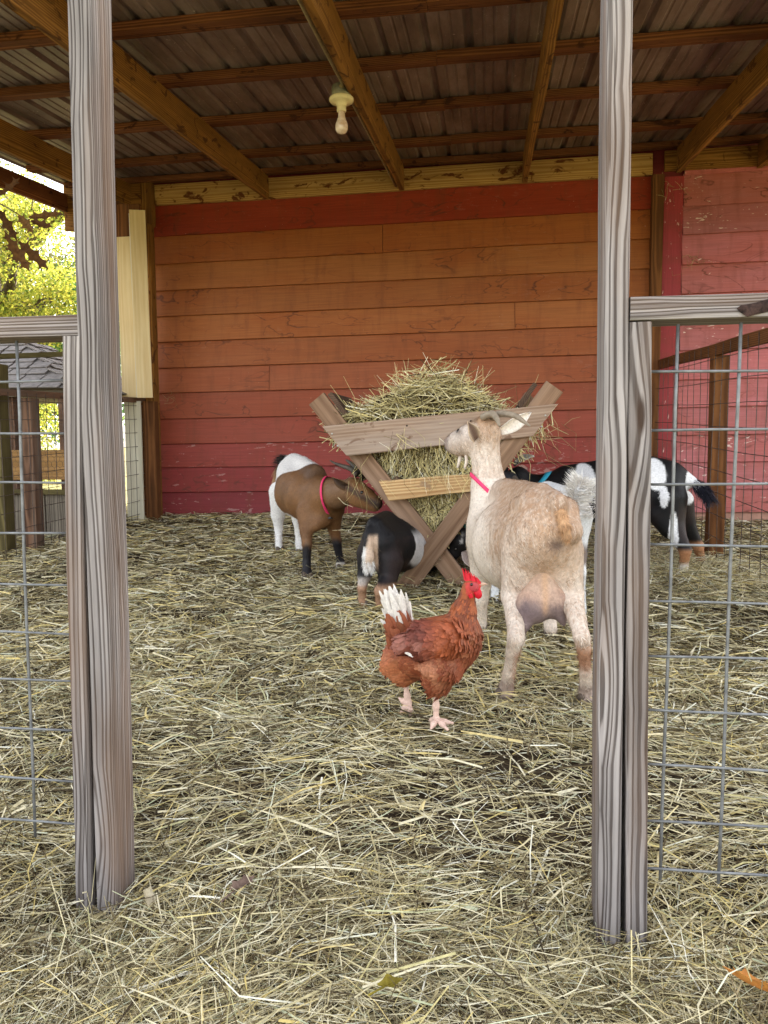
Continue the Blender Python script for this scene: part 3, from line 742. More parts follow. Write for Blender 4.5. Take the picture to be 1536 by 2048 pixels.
# joint positions in metres: (x, y, z, radius)
J_tan = {
    'trunk': [(0.1703, 2.43, 0.5495, 0.108), (0.1374, 2.62, 0.5127, 0.138), (0.1061, 2.8, 0.4807, 0.165), (0.062, 3.0, 0.4641, 0.145), (0.0344, 3.12, 0.469, 0.115)],
    'spine': [(0.2054, 2.36, 0.6583, 0.03), (0.1641, 2.5, 0.6697, 0.04), (0.1164, 2.75, 0.6559, 0.05), (0.0604, 3.0, 0.6486, 0.055)],
    'belly': [(0.1207, 2.68, 0.4562, 0.135), (0.0957, 2.85, 0.437, 0.14)],
    'hookL': [(0.0959, 2.52, 0.6356, 0.03), (0.1314, 2.47, 0.6462, 0.034)],
    'hookR': [(0.24, 2.44, 0.6336, 0.028), (0.2063, 2.44, 0.649, 0.032)],
    'rumpL': [(0.1314, 2.47, 0.6462, 0.034), (0.1837, 2.37, 0.5783, 0.036)],
    'rumpR': [(0.2401, 2.44, 0.6305, 0.03), (0.246, 2.37, 0.5759, 0.033)],
    'pin': [(0.1826, 2.355, 0.5709, 0.03), (0.2454, 2.35, 0.5721, 0.03)],
    'hindL': [(0.1171, 2.46, 0.4846, 0.082), (0.0859, 2.47, 0.3533, 0.046), (0.0835, 2.38, 0.2957, 0.029), (0.0832, 2.31, 0.2504, 0.0255), (0.0749, 2.32, 0.2136, 0.02), (0.0643, 2.345, 0.1359, 0.0175), (0.0562, 2.37, 0.0755, 0.0225), (0.0501, 2.36, 0.0435, 0.026)],
    'hindR': [(0.2239, 2.44, 0.4891, 0.072), (0.2524, 2.43, 0.368, 0.041), (0.2649, 2.34, 0.3096, 0.0265), (0.2734, 2.28, 0.2668, 0.0235), (0.281, 2.29, 0.2284, 0.019), (0.2909, 2.325, 0.1501, 0.0165), (0.2978, 2.36, 0.0788, 0.0215), (0.3001, 2.35, 0.0509, 0.024)],
    'foreL': [(-0.0052, 3.08, 0.4331, 0.085), (-0.0285, 3.12, 0.2841, 0.042), (-0.0298, 3.1, 0.2056, 0.028), (-0.0295, 3.12, 0.1186, 0.022), (-0.0312, 3.12, 0.0603, 0.028)],
    'foreR': [(0.1124, 3.06, 0.4174, 0.085), (0.1933, 3.08, 0.2552, 0.042), (0.2372, 3.08, 0.1855, 0.027), (0.2438, 3.08, 0.129, 0.024), (0.2446, 3.06, 0.1034, 0.027)],
    'neck': [(0.0198, 3.1, 0.5418, 0.105), (-0.0009, 3.13, 0.6603, 0.072), (-0.0137, 3.14, 0.7707, 0.056), (-0.0143, 3.14, 0.8611, 0.054)],
    'head': [(-0.0185, 3.14, 0.8911, 0.056), (-0.0796, 3.19, 0.8679, 0.05), (-0.1326, 3.24, 0.8521, 0.036), (-0.1632, 3.27, 0.844, 0.026)],
    'jaw': [(-0.0749, 3.17, 0.8393, 0.052), (-0.1169, 3.21, 0.8251, 0.04), (-0.1564, 3.26, 0.8188, 0.022)],
    'udder': [(0.1768, 2.47, 0.5001, 0.038), (0.172, 2.455, 0.4303, 0.054), (0.1712, 2.43, 0.3631, 0.064)],
    'udl': [(0.1387, 2.395, 0.3347, 0.056)],
    'udr': [(0.2041, 2.415, 0.3446, 0.05)],
    'teatl': [(0.1228, 2.375, 0.3072, 0.026), (0.112, 2.365, 0.278, 0.015), (0.106, 2.36, 0.254, 0.007)],
    'teatr': [(0.2138, 2.4, 0.3197, 0.023), (0.2258, 2.395, 0.296, 0.013), (0.2317, 2.39, 0.2784, 0.006)],
    'tail': [(0.2088, 2.365, 0.655, 0.01), (0.2145, 2.325, 0.6224, 0.012), (0.2218, 2.305, 0.5918, 0.0135), (0.2275, 2.3, 0.5688, 0.009), (0.2291, 2.3, 0.554, 0.003)],
    'X_horn1': [(0.007, 3.12, 0.9382, 0.015), (0.0399, 3.08, 0.9522, 0.014), (0.0924, 3.02, 0.9438, 0.011), (0.1245, 2.97, 0.9211, 0.008), (0.1487, 2.93, 0.9013, 0.003)],
    'X_horn2': [(-0.0264, 3.1, 0.9418, 0.015), (0.0087, 3.05, 0.9515, 0.014), (0.0275, 2.98, 0.9298, 0.01), (0.0365, 2.93, 0.9022, 0.004)],
    'X_ear1': [(-0.0514, 3.09, 0.8511, 0.02), (-0.0847, 3.0, 0.9219, 0.02)],
    'X_ear2': [(0.0412, 3.14, 0.8867, 0.02), (0.1648, 3.22, 0.9642, 0.02)],
    'X_eye': [(-0.1244, 3.185, 0.8865, 0.011)],
    'X_wattle': [(-0.1164, 3.2, 0.8005, 0.007), (-0.1225, 3.2, 0.7696, 0.007), (-0.1306, 3.2, 0.7366, 0.004)],
    'X_wattle2': [(-0.095, 3.17, 0.7947, 0.007), (-0.0928, 3.17, 0.7662, 0.007), (-0.1008, 3.17, 0.7355, 0.004)],
    'X_collar': [(-0.0008, 3.13, 0.6401, 0.075), (-0.0136, 3.14, 0.7506, 0.06)],
}
J_brown = {
    'trunk': [(-1.2497, 4.85, 0.6486, 0.112), (-1.1544, 4.62, 0.5407, 0.155), (-1.0385, 4.42, 0.5244, 0.148), (-0.9282, 4.27, 0.5127, 0.118)],
    'spine': [(-1.2626, 4.88, 0.7414, 0.03), (-1.1524, 4.7, 0.72, 0.04), (-0.9848, 4.35, 0.6655, 0.05)],
    'hindL': [(-1.3519, 4.9, 0.5221, 0.08), (-1.3804, 4.92, 0.3719, 0.045), (-1.3814, 4.93, 0.2778, 0.026), (-1.3659, 4.88, 0.1778, 0.021), (-1.3573, 4.87, 0.1263, 0.026)],
    'hindR': [(-1.2066, 4.86, 0.3788, 0.07), (-1.2231, 4.88, 0.2718, 0.034), (-1.2251, 4.87, 0.1974, 0.025), (-1.2194, 4.87, 0.1349, 0.03)],
    'foreL': [(-1.01, 4.22, 0.4511, 0.068), (-1.0085, 4.16, 0.356, 0.034), (-0.9941, 4.12, 0.2885, 0.026), (-0.9984, 4.12, 0.1854, 0.022), (-0.9916, 4.1, 0.1301, 0.027), (-0.9896, 4.09, 0.1041, 0.032)],
    'foreR': [(-0.8876, 4.28, 0.4523, 0.068), (-0.8775, 4.31, 0.3403, 0.033), (-0.8636, 4.31, 0.2711, 0.025), (-0.8511, 4.33, 0.1698, 0.021), (-0.8456, 4.33, 0.1348, 0.027), (-0.841, 4.32, 0.1074, 0.03)],
    'brisket': [(-0.9371, 4.2, 0.4141, 0.06), (-0.9534, 4.17, 0.389, 0.035)],
    'neck': [(-0.9176, 4.25, 0.5511, 0.098), (-0.8116, 4.12, 0.5657, 0.076), (-0.7215, 4.02, 0.5939, 0.06)],
    'head': [(-0.7071, 4.0, 0.6004, 0.056), (-0.6368, 3.96, 0.5664, 0.044), (-0.5761, 3.94, 0.5317, 0.03)],
    'jaw': [(-0.6871, 3.99, 0.5483, 0.044), (-0.5935, 3.95, 0.5099, 0.024)],
    'tail': [(-1.3097, 4.92, 0.7505, 0.02), (-1.3487, 4.95, 0.7171, 0.014)],
    'X_horn1': [(-0.6887, 3.99, 0.6747, 0.016), (-0.7259, 4.02, 0.7052, 0.014), (-0.783, 4.08, 0.7194, 0.011), (-0.8292, 4.12, 0.7318, 0.007), (-0.8658, 4.15, 0.7475, 0.003)],
    'X_horn2': [(-0.6829, 4.05, 0.6723, 0.016), (-0.7129, 4.1, 0.7079, 0.014), (-0.7564, 4.16, 0.7361, 0.01), (-0.786, 4.2, 0.7489, 0.004)],
    'X_ear1': [(-0.7213, 3.96, 0.6054, 0.02), (-0.8103, 3.93, 0.6667, 0.02)],
    'X_ear2': [(-0.6777, 4.05, 0.6456, 0.02), (-0.6341, 4.12, 0.7072, 0.02)],
    'X_eye': [(-0.652, 3.925, 0.5869, 0.01)],
    'X_collar': [(-0.892, 4.21, 0.5427, 0.1), (-0.8117, 4.12, 0.5602, 0.08)],
}
J_kid = {
    'trunk': [(-0.5017, 3.52, 0.3803, 0.088), (-0.4707, 3.7, 0.3501, 0.128), (-0.4169, 3.86, 0.3043, 0.115), (-0.3528, 4.0, 0.2329, 0.09)],
    'spine': [(-0.5217, 3.5, 0.4688, 0.035), (-0.4918, 3.66, 0.4717, 0.045)],
    'hindR': [(-0.4573, 3.5, 0.2902, 0.07), (-0.4583, 3.47, 0.2182, 0.042), (-0.4858, 3.4, 0.1751, 0.025), (-0.4881, 3.43, 0.123, 0.022), (-0.4814, 3.43, 0.0815, 0.027)],
    'hindL': [(-0.5539, 3.52, 0.3209, 0.06), (-0.5726, 3.5, 0.2295, 0.032), (-0.5748, 3.44, 0.1818, 0.02), (-0.5762, 3.46, 0.1242, 0.018), (-0.5695, 3.46, 0.0869, 0.022)],
    'foreL': [(-0.3345, 3.97, 0.1929, 0.06), (-0.3091, 3.98, 0.1203, 0.028), (-0.3031, 3.97, 0.0534, 0.026)],
    'foreR': [(-0.2981, 4.08, 0.1758, 0.06), (-0.2591, 4.1, 0.1052, 0.028), (-0.2537, 4.1, 0.0562, 0.026)],
    'neck': [(-0.3334, 4.02, 0.2382, 0.075), (-0.2821, 4.12, 0.1969, 0.055), (-0.2435, 4.2, 0.1295, 0.045)],
    'head': [(-0.2391, 4.22, 0.1122, 0.045), (-0.2139, 4.27, 0.0616, 0.032), (-0.2013, 4.3, 0.0279, 0.022)],
    'tail': [(-0.5391, 3.46, 0.4406, 0.022), (-0.5401, 3.42, 0.3813, 0.022), (-0.5412, 3.41, 0.3256, 0.026), (-0.537, 3.41, 0.2731, 0.016)],
    'X_ear1': [(-0.263, 4.16, 0.1496, 0.02), (-0.3077, 4.1, 0.1996, 0.02)],
    'X_ear2': [(-0.227, 4.25, 0.1354, 0.02), (-0.1819, 4.3, 0.128, 0.02)],
    'X_eye': [(-0.2434, 4.2, 0.0933, 0.009)],
}
J_feeding = {
    'trunk': [(-0.0072, 3.98, 0.3792, 0.12), (0.0835, 4.06, 0.3788, 0.135), (0.1764, 4.12, 0.3729, 0.125)],
    'foreL': [(-0.032, 3.96, 0.2906, 0.06), (-0.0389, 3.95, 0.1882, 0.03), (-0.0433, 3.93, 0.1084, 0.026)],
    'foreR': [(0.0195, 4.08, 0.2747, 0.06), (0.0177, 4.1, 0.1644, 0.03), (0.0182, 4.1, 0.097, 0.026)],
    'hindL': [(0.1877, 4.06, 0.293, 0.065), (0.2019, 4.06, 0.1742, 0.03), (0.2008, 4.02, 0.1019, 0.026)],
    'hindR': [(0.2196, 4.18, 0.2908, 0.065), (0.2379, 4.2, 0.1792, 0.03), (0.2377, 4.18, 0.1005, 0.026)],
    'neck': [(-0.0404, 3.96, 0.407, 0.085), (-0.1005, 3.92, 0.3928, 0.062), (-0.1402, 3.9, 0.3615, 0.052)],
    'head': [(-0.1499, 3.89, 0.3447, 0.05), (-0.1755, 3.9, 0.297, 0.042), (-0.2049, 3.93, 0.2354, 0.028)],
    'tail': [(0.2442, 4.18, 0.4396, 0.02), (0.2664, 4.2, 0.4514, 0.012)],
    'X_ear1': [(-0.1235, 3.86, 0.2982, 0.02), (-0.0826, 3.84, 0.2157, 0.02)],
    'X_ear2': [(-0.1847, 3.93, 0.3444, 0.02), (-0.2305, 3.97, 0.3336, 0.02)],
    'X_eye': [(-0.1657, 3.85, 0.3091, 0.009)],
    'X_collar': [(-0.1105, 3.915, 0.3882, 0.07), (-0.1402, 3.9, 0.3615, 0.06)],
}
J_white = {
    'trunk': [(0.3411, 3.44, 0.5139, 0.108), (0.2654, 3.58, 0.5045, 0.125), (0.1578, 3.7, 0.4828, 0.11), (0.0885, 3.75, 0.4773, 0.09)],
    'spine': [(0.3484, 3.42, 0.601, 0.04), (0.2639, 3.58, 0.6123, 0.05)],
    'hindL': [(0.3723, 3.42, 0.4371, 0.06), (0.3886, 3.4, 0.3522, 0.034), (0.3925, 3.35, 0.2838, 0.021), (0.3977, 3.38, 0.1801, 0.019), (0.399, 3.38, 0.1097, 0.025)],
    'hindR': [(0.3079, 3.46, 0.4093, 0.06), (0.3226, 3.46, 0.2977, 0.034), (0.337, 3.42, 0.2377, 0.021), (0.3444, 3.44, 0.1671, 0.019), (0.3443, 3.43, 0.1108, 0.025)],
    'foreL': [(0.0642, 3.68, 0.3907, 0.06), (0.0342, 3.63, 0.266, 0.028), (0.03, 3.6, 0.176, 0.02), (0.0281, 3.58, 0.1088, 0.02), (0.0283, 3.57, 0.0778, 0.024)],
    'foreR': [(0.1149, 3.8, 0.3643, 0.06), (0.1188, 3.8, 0.2156, 0.028), (0.1194, 3.78, 0.0949, 0.023)],
    'neck': [(0.0811, 3.76, 0.5274, 0.075), (0.0761, 3.78, 0.5988, 0.056)],
    'head': [(0.0945, 3.77, 0.6552, 0.046), (0.0524, 3.83, 0.6375, 0.038), (-0.001, 3.89, 0.6041, 0.026)],
    'tail': [(0.3655, 3.38, 0.5931, 0.022), (0.3792, 3.36, 0.6374, 0.02), (0.3931, 3.36, 0.6758, 0.012)],
    'X_horn1': [(0.1173, 3.74, 0.6735, 0.011), (0.1353, 3.71, 0.6559, 0.01), (0.1533, 3.69, 0.6427, 0.007), (0.1665, 3.67, 0.6321, 0.003)],
    'X_horn2': [(0.1118, 3.71, 0.663, 0.011), (0.1297, 3.68, 0.6408, 0.01), (0.15, 3.66, 0.6232, 0.007), (0.17, 3.64, 0.6081, 0.003)],
    'X_eye': [(0.0517, 3.79, 0.6591, 0.009)],
    'X_ear1': [(0.0864, 3.72, 0.6386, 0.02), (0.0876, 3.66, 0.6065, 0.02)],
    'X_ear2': [(0.0761, 3.82, 0.6822, 0.02), (0.0721, 3.88, 0.717, 0.02)],
}
J_pied = {
    'trunk': [(0.375, 4.35, 0.5635, 0.115), (0.5971, 4.3, 0.5593, 0.155), (0.7752, 4.3, 0.5871, 0.15), (0.9183, 4.28, 0.6155, 0.125)],
    'spine': [(0.4131, 4.34, 0.6664, 0.045), (0.5945, 4.3, 0.6952, 0.045), (0.8514, 4.28, 0.7144, 0.045), (0.9762, 4.26, 0.6778, 0.035), (1.0513, 4.25, 0.6332, 0.03)],
    'hindL': [(0.9362, 4.2, 0.5357, 0.095), (0.9554, 4.18, 0.4059, 0.06), (0.9838, 4.12, 0.3216, 0.036), (1.0023, 4.1, 0.2855, 0.03), (1.0047, 4.14, 0.1882, 0.022), (1.0084, 4.16, 0.14, 0.026), (1.0045, 4.15, 0.1047, 0.03)],
    'stifle': [(0.8877, 4.2, 0.4561, 0.06), (0.926, 4.17, 0.3856, 0.04)],
    'hindR': [(1.0292, 4.38, 0.5092, 0.08), (1.0876, 4.42, 0.3678, 0.045), (1.1565, 4.46, 0.2603, 0.03), (1.1823, 4.5, 0.19, 0.023), (1.1873, 4.5, 0.1132, 0.028)],
    'foreL': [(0.3819, 4.25, 0.4204, 0.07), (0.383, 4.24, 0.2849, 0.035), (0.3846, 4.24, 0.1753, 0.023), (0.3822, 4.23, 0.0999, 0.028)],
    'foreR': [(0.4385, 4.42, 0.4039, 0.07), (0.4408, 4.42, 0.2619, 0.035), (0.4449, 4.42, 0.1764, 0.023), (0.4461, 4.42, 0.1019, 0.028)],
    'neck': [(0.3288, 4.35, 0.5633, 0.095), (0.2522, 4.35, 0.5825, 0.078), (0.1834, 4.35, 0.6186, 0.06)],
    'head': [(0.1583, 4.35, 0.6548, 0.054), (0.0868, 4.34, 0.6273, 0.042), (0.0319, 4.34, 0.5993, 0.028)],
    'tail': [(1.0589, 4.23, 0.6342, 0.022), (1.0948, 4.2, 0.6018, 0.022), (1.1232, 4.18, 0.5589, 0.016)],
    'X_ear1': [(0.1351, 4.33, 0.7193, 0.02), (0.2406, 4.28, 0.7668, 0.02)],
    'X_ear2': [(0.1432, 4.4, 0.6808, 0.02), (0.2175, 4.45, 0.6903, 0.02)],
    'X_eye': [(0.1075, 4.3, 0.6679, 0.009)],
    'X_collar': [(0.2467, 4.35, 0.5853, 0.09), (0.1834, 4.35, 0.6186, 0.06)],
}
J_hen = {
    'body': [(-0.2308, 2.17, 0.2327, 0.056), (-0.1792, 2.16, 0.2445, 0.078), (-0.1214, 2.15, 0.2651, 0.084), (-0.0875, 2.15, 0.2835, 0.06)],
    'back': [(-0.2118, 2.17, 0.2834, 0.03), (-0.1477, 2.16, 0.2762, 0.042)],
    'breast': [(-0.0815, 2.14, 0.2862, 0.05)],
    'fluff': [(-0.2527, 2.17, 0.1995, 0.045), (-0.2342, 2.16, 0.1779, 0.031)],
    'neck': [(-0.0735, 2.15, 0.3213, 0.042), (-0.0681, 2.15, 0.3703, 0.03), (-0.0584, 2.15, 0.4091, 0.023)],
    'head': [(-0.0516, 2.15, 0.435, 0.0225), (-0.0362, 2.15, 0.4381, 0.016)],
    'thighF': [(-0.1254, 2.1, 0.2171, 0.055), (-0.1337, 2.1, 0.1783, 0.034), (-0.1407, 2.1, 0.1466, 0.014)],
    'thighB': [(-0.2237, 2.2, 0.1917, 0.045), (-0.2426, 2.21, 0.1519, 0.018)],
    'X_legF': [(-0.1421, 2.1, 0.1551, 0.0085), (-0.1438, 2.105, 0.1045, 0.0075), (-0.1441, 2.11, 0.0651, 0.0085)],
    'X_legB': [(-0.2441, 2.21, 0.164, 0.0085), (-0.2373, 2.215, 0.0929, 0.0075), (-0.2329, 2.215, 0.0733, 0.0085)],
    'X_tF1': [(-0.1441, 2.11, 0.0651, 0.0075), (-0.1182, 2.1, 0.0613, 0.0062), (-0.097, 2.095, 0.0612, 0.004)],
    'X_tF2': [(-0.1441, 2.11, 0.0651, 0.0075), (-0.1247, 2.07, 0.0663, 0.0062), (-0.1074, 2.03, 0.0666, 0.004)],
    'X_tF3': [(-0.1441, 2.11, 0.0651, 0.0075), (-0.1482, 2.07, 0.0653, 0.0062), (-0.1537, 2.05, 0.0597, 0.004)],
    'X_tF4': [(-0.1441, 2.11, 0.0651, 0.009), (-0.1554, 2.13, 0.0544, 0.006), (-0.1662, 2.14, 0.0488, 0.003)],
    'X_tB1': [(-0.2329, 2.215, 0.0733, 0.0075), (-0.2284, 2.2, 0.0559, 0.0075), (-0.2259, 2.19, 0.0429, 0.004)],
    'X_tB2': [(-0.2329, 2.215, 0.0733, 0.0075), (-0.2418, 2.2, 0.0614, 0.0075), (-0.254, 2.19, 0.0492, 0.004)],
    'X_tB3': [(-0.2329, 2.215, 0.0733, 0.0075), (-0.241, 2.22, 0.0483, 0.0075), (-0.2481, 2.23, 0.0291, 0.004)],
    'X_tB4': [(-0.2329, 2.215, 0.0733, 0.009), (-0.2499, 2.22, 0.0755, 0.006), (-0.263, 2.23, 0.0807, 0.003)],
    'X_comb': [(-0.0685, 2.15, 0.4702, 0.0), (-0.021, 2.15, 0.4512, 0.0)],
    'X_beak': [(-0.0265, 2.15, 0.4426, 0.0075), (-0.014, 2.15, 0.4457, 0.0045), (-0.0029, 2.15, 0.4445, 0.0012)],
    'X_wattle': [(-0.0332, 2.138, 0.4333, 0.01), (-0.0289, 2.135, 0.417, 0.012), (-0.033, 2.135, 0.4085, 0.006)],
    'X_wattle2': [(-0.0509, 2.125, 0.4214, 0.006), (-0.0467, 2.125, 0.4102, 0.006)],
    'X_face': [(-0.04, 2.13, 0.4404, 0.014)],
    'X_eye': [(-0.0469, 2.1255, 0.4481, 0.0058)],
    'X_tail': [(-0.2215, 2.18, 0.2983, 0.0), (-0.2554, 2.2, 0.4258, 0.0)],
    'X_wing': [(-0.1096, 2.06, 0.3309, 0.0), (-0.2573, 2.09, 0.2654, 0.0)],
}

# ================================================================== ANIMALS
def seg_sdf(P, a, b, ra, rb):
    a = np.array(a); b = np.array(b); ab = b - a; L2 = ab @ ab + 1e-12
    h = np.clip(((P - a) @ ab) / L2, 0, 1)
    return np.linalg.norm(P - a - h[:, None] * ab, axis=1) - (ra + (rb - ra) * h)
def smin(a, b, k):
    h = np.clip(0.5 + 0.5 * (b - a) / k, 0, 1)
    return b + (a - b) * h - k * h * (1 - h)
def chain_sdf(P, ch):
    if len(ch) == 1: ch = [ch[0], ch[0]]
    d = None
    for p, q in zip(ch[:-1], ch[1:]):
        s = seg_sdf(P, p[:3], q[:3], p[3], q[3])
        d = s if d is None else smin(d, s, 0.012)
    return d

def surface_nets(F, org, h):
    nx, ny, nz = F.shape
    neg = F < 0
    N = (nx - 1) * (ny - 1) * (nz - 1)
    acc = np.zeros((nx - 1, ny - 1, nz - 1, 3)); cnt = np.zeros((nx - 1, ny - 1, nz - 1))
    quads = []
    cid = lambda i, j, k: (i * (ny - 1) + j) * (nz - 1) + k
    for ax in range(3):
        sl0 = [slice(None)] * 3; sl1 = [slice(None)] * 3
        sl0[ax] = slice(0, -1); sl1[ax] = slice(1, None)
        a, b = neg[tuple(sl0)], neg[tuple(sl1)]
        ii = np.argwhere(a != b)
        if not len(ii): continue
        jj = ii.copy(); jj[:, ax] += 1
        fa = F[tuple(ii.T)]; fb = F[tuple(jj.T)]
        t = fa / (fa - fb)
        pos = ii.astype(float); pos[:, ax] += t
        u, v = (ax + 1) % 3, (ax + 2) % 3
        ok = np.ones(len(ii), bool); cells = []
        for du, dv in ((-1, -1), (0, -1), (0, 0), (-1, 0)):
            c = ii.copy(); c[:, u] += du; c[:, v] += dv
            good = (c >= 0).all(1) & (c[:, 0] < nx - 1) & (c[:, 1] < ny - 1) & (c[:, 2] < nz - 1)
            ok &= good
            g = c[good]
            np.add.at(acc, tuple(g.T), pos[good]); np.add.at(cnt, tuple(g.T), 1)
            cells.append(cid(c[:, 0], c[:, 1], c[:, 2]))
        q = np.stack(cells, 1)
        fl = a[tuple(ii.T)]
        q = np.where(fl[:, None], q, q[:, ::-1])
        quads.append(q[ok])
    used = cnt.ravel() > 0
    idx = np.cumsum(used) - 1
    V = acc.reshape(-1, 3)[used] / cnt.ravel()[used][:, None]
    Q = idx[np.concatenate(quads)]
    return V * h + org, Q

def organic(J, keys, h=0.009, kdef=0.035, ks={}, scale_eval=None):
    prims = [J[k] for k in keys]
    allp = np.array([p for c in prims for p in c])
    lo = (allp[:, :3] - allp[:, 3:]).min(0) - 0.03; hi = (allp[:, :3] + allp[:, 3:]).max(0) + 0.03
    n = np.ceil((hi - lo) / h).astype(int) + 1
    gx = [lo[i] + np.arange(n[i]) * h for i in range(3)]
    F = np.full(tuple(n), 1.0)
    for key, ch in zip(keys, prims):
        k = ks.get(key, kdef)
        cp = np.array(ch); m = 0.06
        l = np.maximum(((cp[:, :3] - cp[:, 3:]).min(0) - m - lo) / h, 0).astype(int)
        u = np.minimum(((cp[:, :3] + cp[:, 3:]).max(0) + m - lo) / h + 2, n).astype(int)
        X, Y, Z = np.meshgrid(gx[0][l[0]:u[0]], gx[1][l[1]:u[1]], gx[2][l[2]:u[2]], indexing='ij')
        d = chain_sdf(np.column_stack([X.ravel(), Y.ravel(), Z.ravel()]), ch).reshape(X.shape)
        s = np.s_[l[0]:u[0], l[1]:u[1], l[2]:u[2]]
        F[s] = smin(F[s], d, k)
    V, Q = surface_nets(F, lo, h)
    # one light smoothing pass
    nb = np.zeros_like(V); c = np.zeros(len(V))
    for a, b in ((0, 1), (1, 2), (2, 3), (3, 0)):
        np.add.at(nb, Q[:, a], V[Q[:, b]]); np.add.at(c, Q[:, a], 1)
        np.add.at(nb, Q[:, b], V[Q[:, a]]); np.add.at(c, Q[:, b], 1)
    V = V * 0.6 + 0.4 * nb / c[:, None]
    return V, Q

def quad_normals(V, Q):
    n = np.cross(V[Q[:, 2]] - V[Q[:, 0]], V[Q[:, 3]] - V[Q[:, 1]])
    l = np.linalg.norm(n, axis=1, keepdims=True)
    return n / np.maximum(l, 1e-12), l[:, 0] * 0.5

def fur(V, Q, colfn, N, length, width, flow, parent, lift=0.22, lenfn=None, jitter=0.35, name='fur', mat='coat', cjit=0.20, strand=False):
    r = np.random.default_rng(len(V))
    n, a = quad_normals(V, Q)
    w = a if lenfn is None else a * (0.25 + lenfn((V[Q].mean(1))))
    f = r.choice(len(Q), N, p=w / w.sum())
    uv = r.random((N, 2))
    q = V[Q[f]]
    P = (q[:, 0] * (1 - uv[:, :1]) + q[:, 1] * uv[:, :1]) * (1 - uv[:, 1:]) + (q[:, 3] * (1 - uv[:, :1]) + q[:, 2] * uv[:, :1]) * uv[:, 1:]
    nn = n[f]
    fl = flow(P)
    fl = fl + r.normal(0, jitter, fl.shape)
    t = fl - nn * np.sum(fl * nn, 1)[:, None]
    t /= np.maximum(np.linalg.norm(t, axis=1), 1e-6)[:, None]
    d = t + nn * (lift + r.normal(0, 0.06, N))[:, None]; d /= np.linalg.norm(d, axis=1)[:, None]
    L = length * r.uniform(0.6, 1.3, N)
    if lenfn is not None: L = L * lenfn(P)
    side = np.cross(d, nn); side /= np.maximum(np.linalg.norm(side, axis=1), 1e-6)[:, None]
    W = width * r.uniform(0.7, 1.3, N)
    b0 = P - nn * 0.0015
    v0 = b0 - side * W[:, None] / 2; v1 = b0 + side * W[:, None] / 2; v2 = b0 + d * L[:, None]
    VV = np.stack([v0, v1, v2], 1).reshape(-1, 3)
    c = (colfn(P, rn=r.normal(0, 1, N)) if strand else colfn(P)) * (1 + r.normal(0, cjit, N))[:, None]
    c = np.repeat(np.clip(c, 0, 1), 3, 0)
    me = np_mesh(name, VV, np.arange(3 * N).reshape(-1, 3), smooth=True, cols={'coat': c})
    o = link(name, me, M[mat], parent); o['kind'] = 'stuff'
    return o

def tuft(name, pts, N, length, width, spread, col_root, col_tip, parent, axis_out=(0, 0, 1), mat='coat', seed=3, along=0.6):
    """long hair growing from a polyline of (x,y,z,r)"""
    r = np.random.default_rng(seed)
    pts = np.array(pts); k = r.uniform(0, len(pts) - 1.001, N); i = k.astype(int); f = (k - i)[:, None]
    P = pts[i, :3] * (1 - f) + pts[i + 1, :3] * f; R = pts[i, 3] * (1 - f[:, 0]) + pts[i + 1, 3] * f[:, 0]
    ax = pts[i + 1, :3] - pts[i, :3]; ax /= np.linalg.norm(ax, axis=1)[:, None]
    rd = r.normal(0, 1, (N, 3)); rd -= ax * np.sum(rd * ax, 1)[:, None]; rd /= np.linalg.norm(rd, axis=1)[:, None]
    P = P + rd * R[:, None] * 0.8
    d = ax * along + rd * spread + np.array(axis_out) * 0.15; d += r.normal(0, 0.12, d.shape); d /= np.linalg.norm(d, axis=1)[:, None]
    L = length * r.uniform(0.5, 1.15, N); side = np.cross(d, r.normal(0, 1, (N, 3))); side /= np.linalg.norm(side, axis=1)[:, None]
    W = width * r.uniform(0.6, 1.3, N)
    mid = P + d * L[:, None] * 0.55 + np.array([0, 0, -0.04]) * L[:, None]
    tip = P + d * L[:, None] + np.array([0, 0, -0.18]) * L[:, None]
    VV = np.stack([P - side * W[:, None] / 2, P + side * W[:, None] / 2, mid + side * W[:, None] * 0.45, mid - side * W[:, None] * 0.45, tip], 1).reshape(-1, 3)
    b = np.arange(N) * 5
    Q = np.column_stack([b, b + 1, b + 2, b + 3]); T = np.column_stack([b + 3, b + 2, b + 4])
    j = (1 + r.normal(0, 0.13, N))[:, None, None]
    cr, ct = np.array(col_root)[None, None], np.array(col_tip)[None, None]
    mixw = np.array([0, 0, 0.6, 0.6, 1.0])[None, :, None]
    C = (cr * (1 - mixw) + ct * mixw) * j
    me = np_mesh(name, VV, [Q, T], smooth=True, cols={'coat': np.clip(C.reshape(-1, 3), 0, 1)})
    o = link(name, me, M[mat], parent); o['kind'] = 'stuff'
    return o

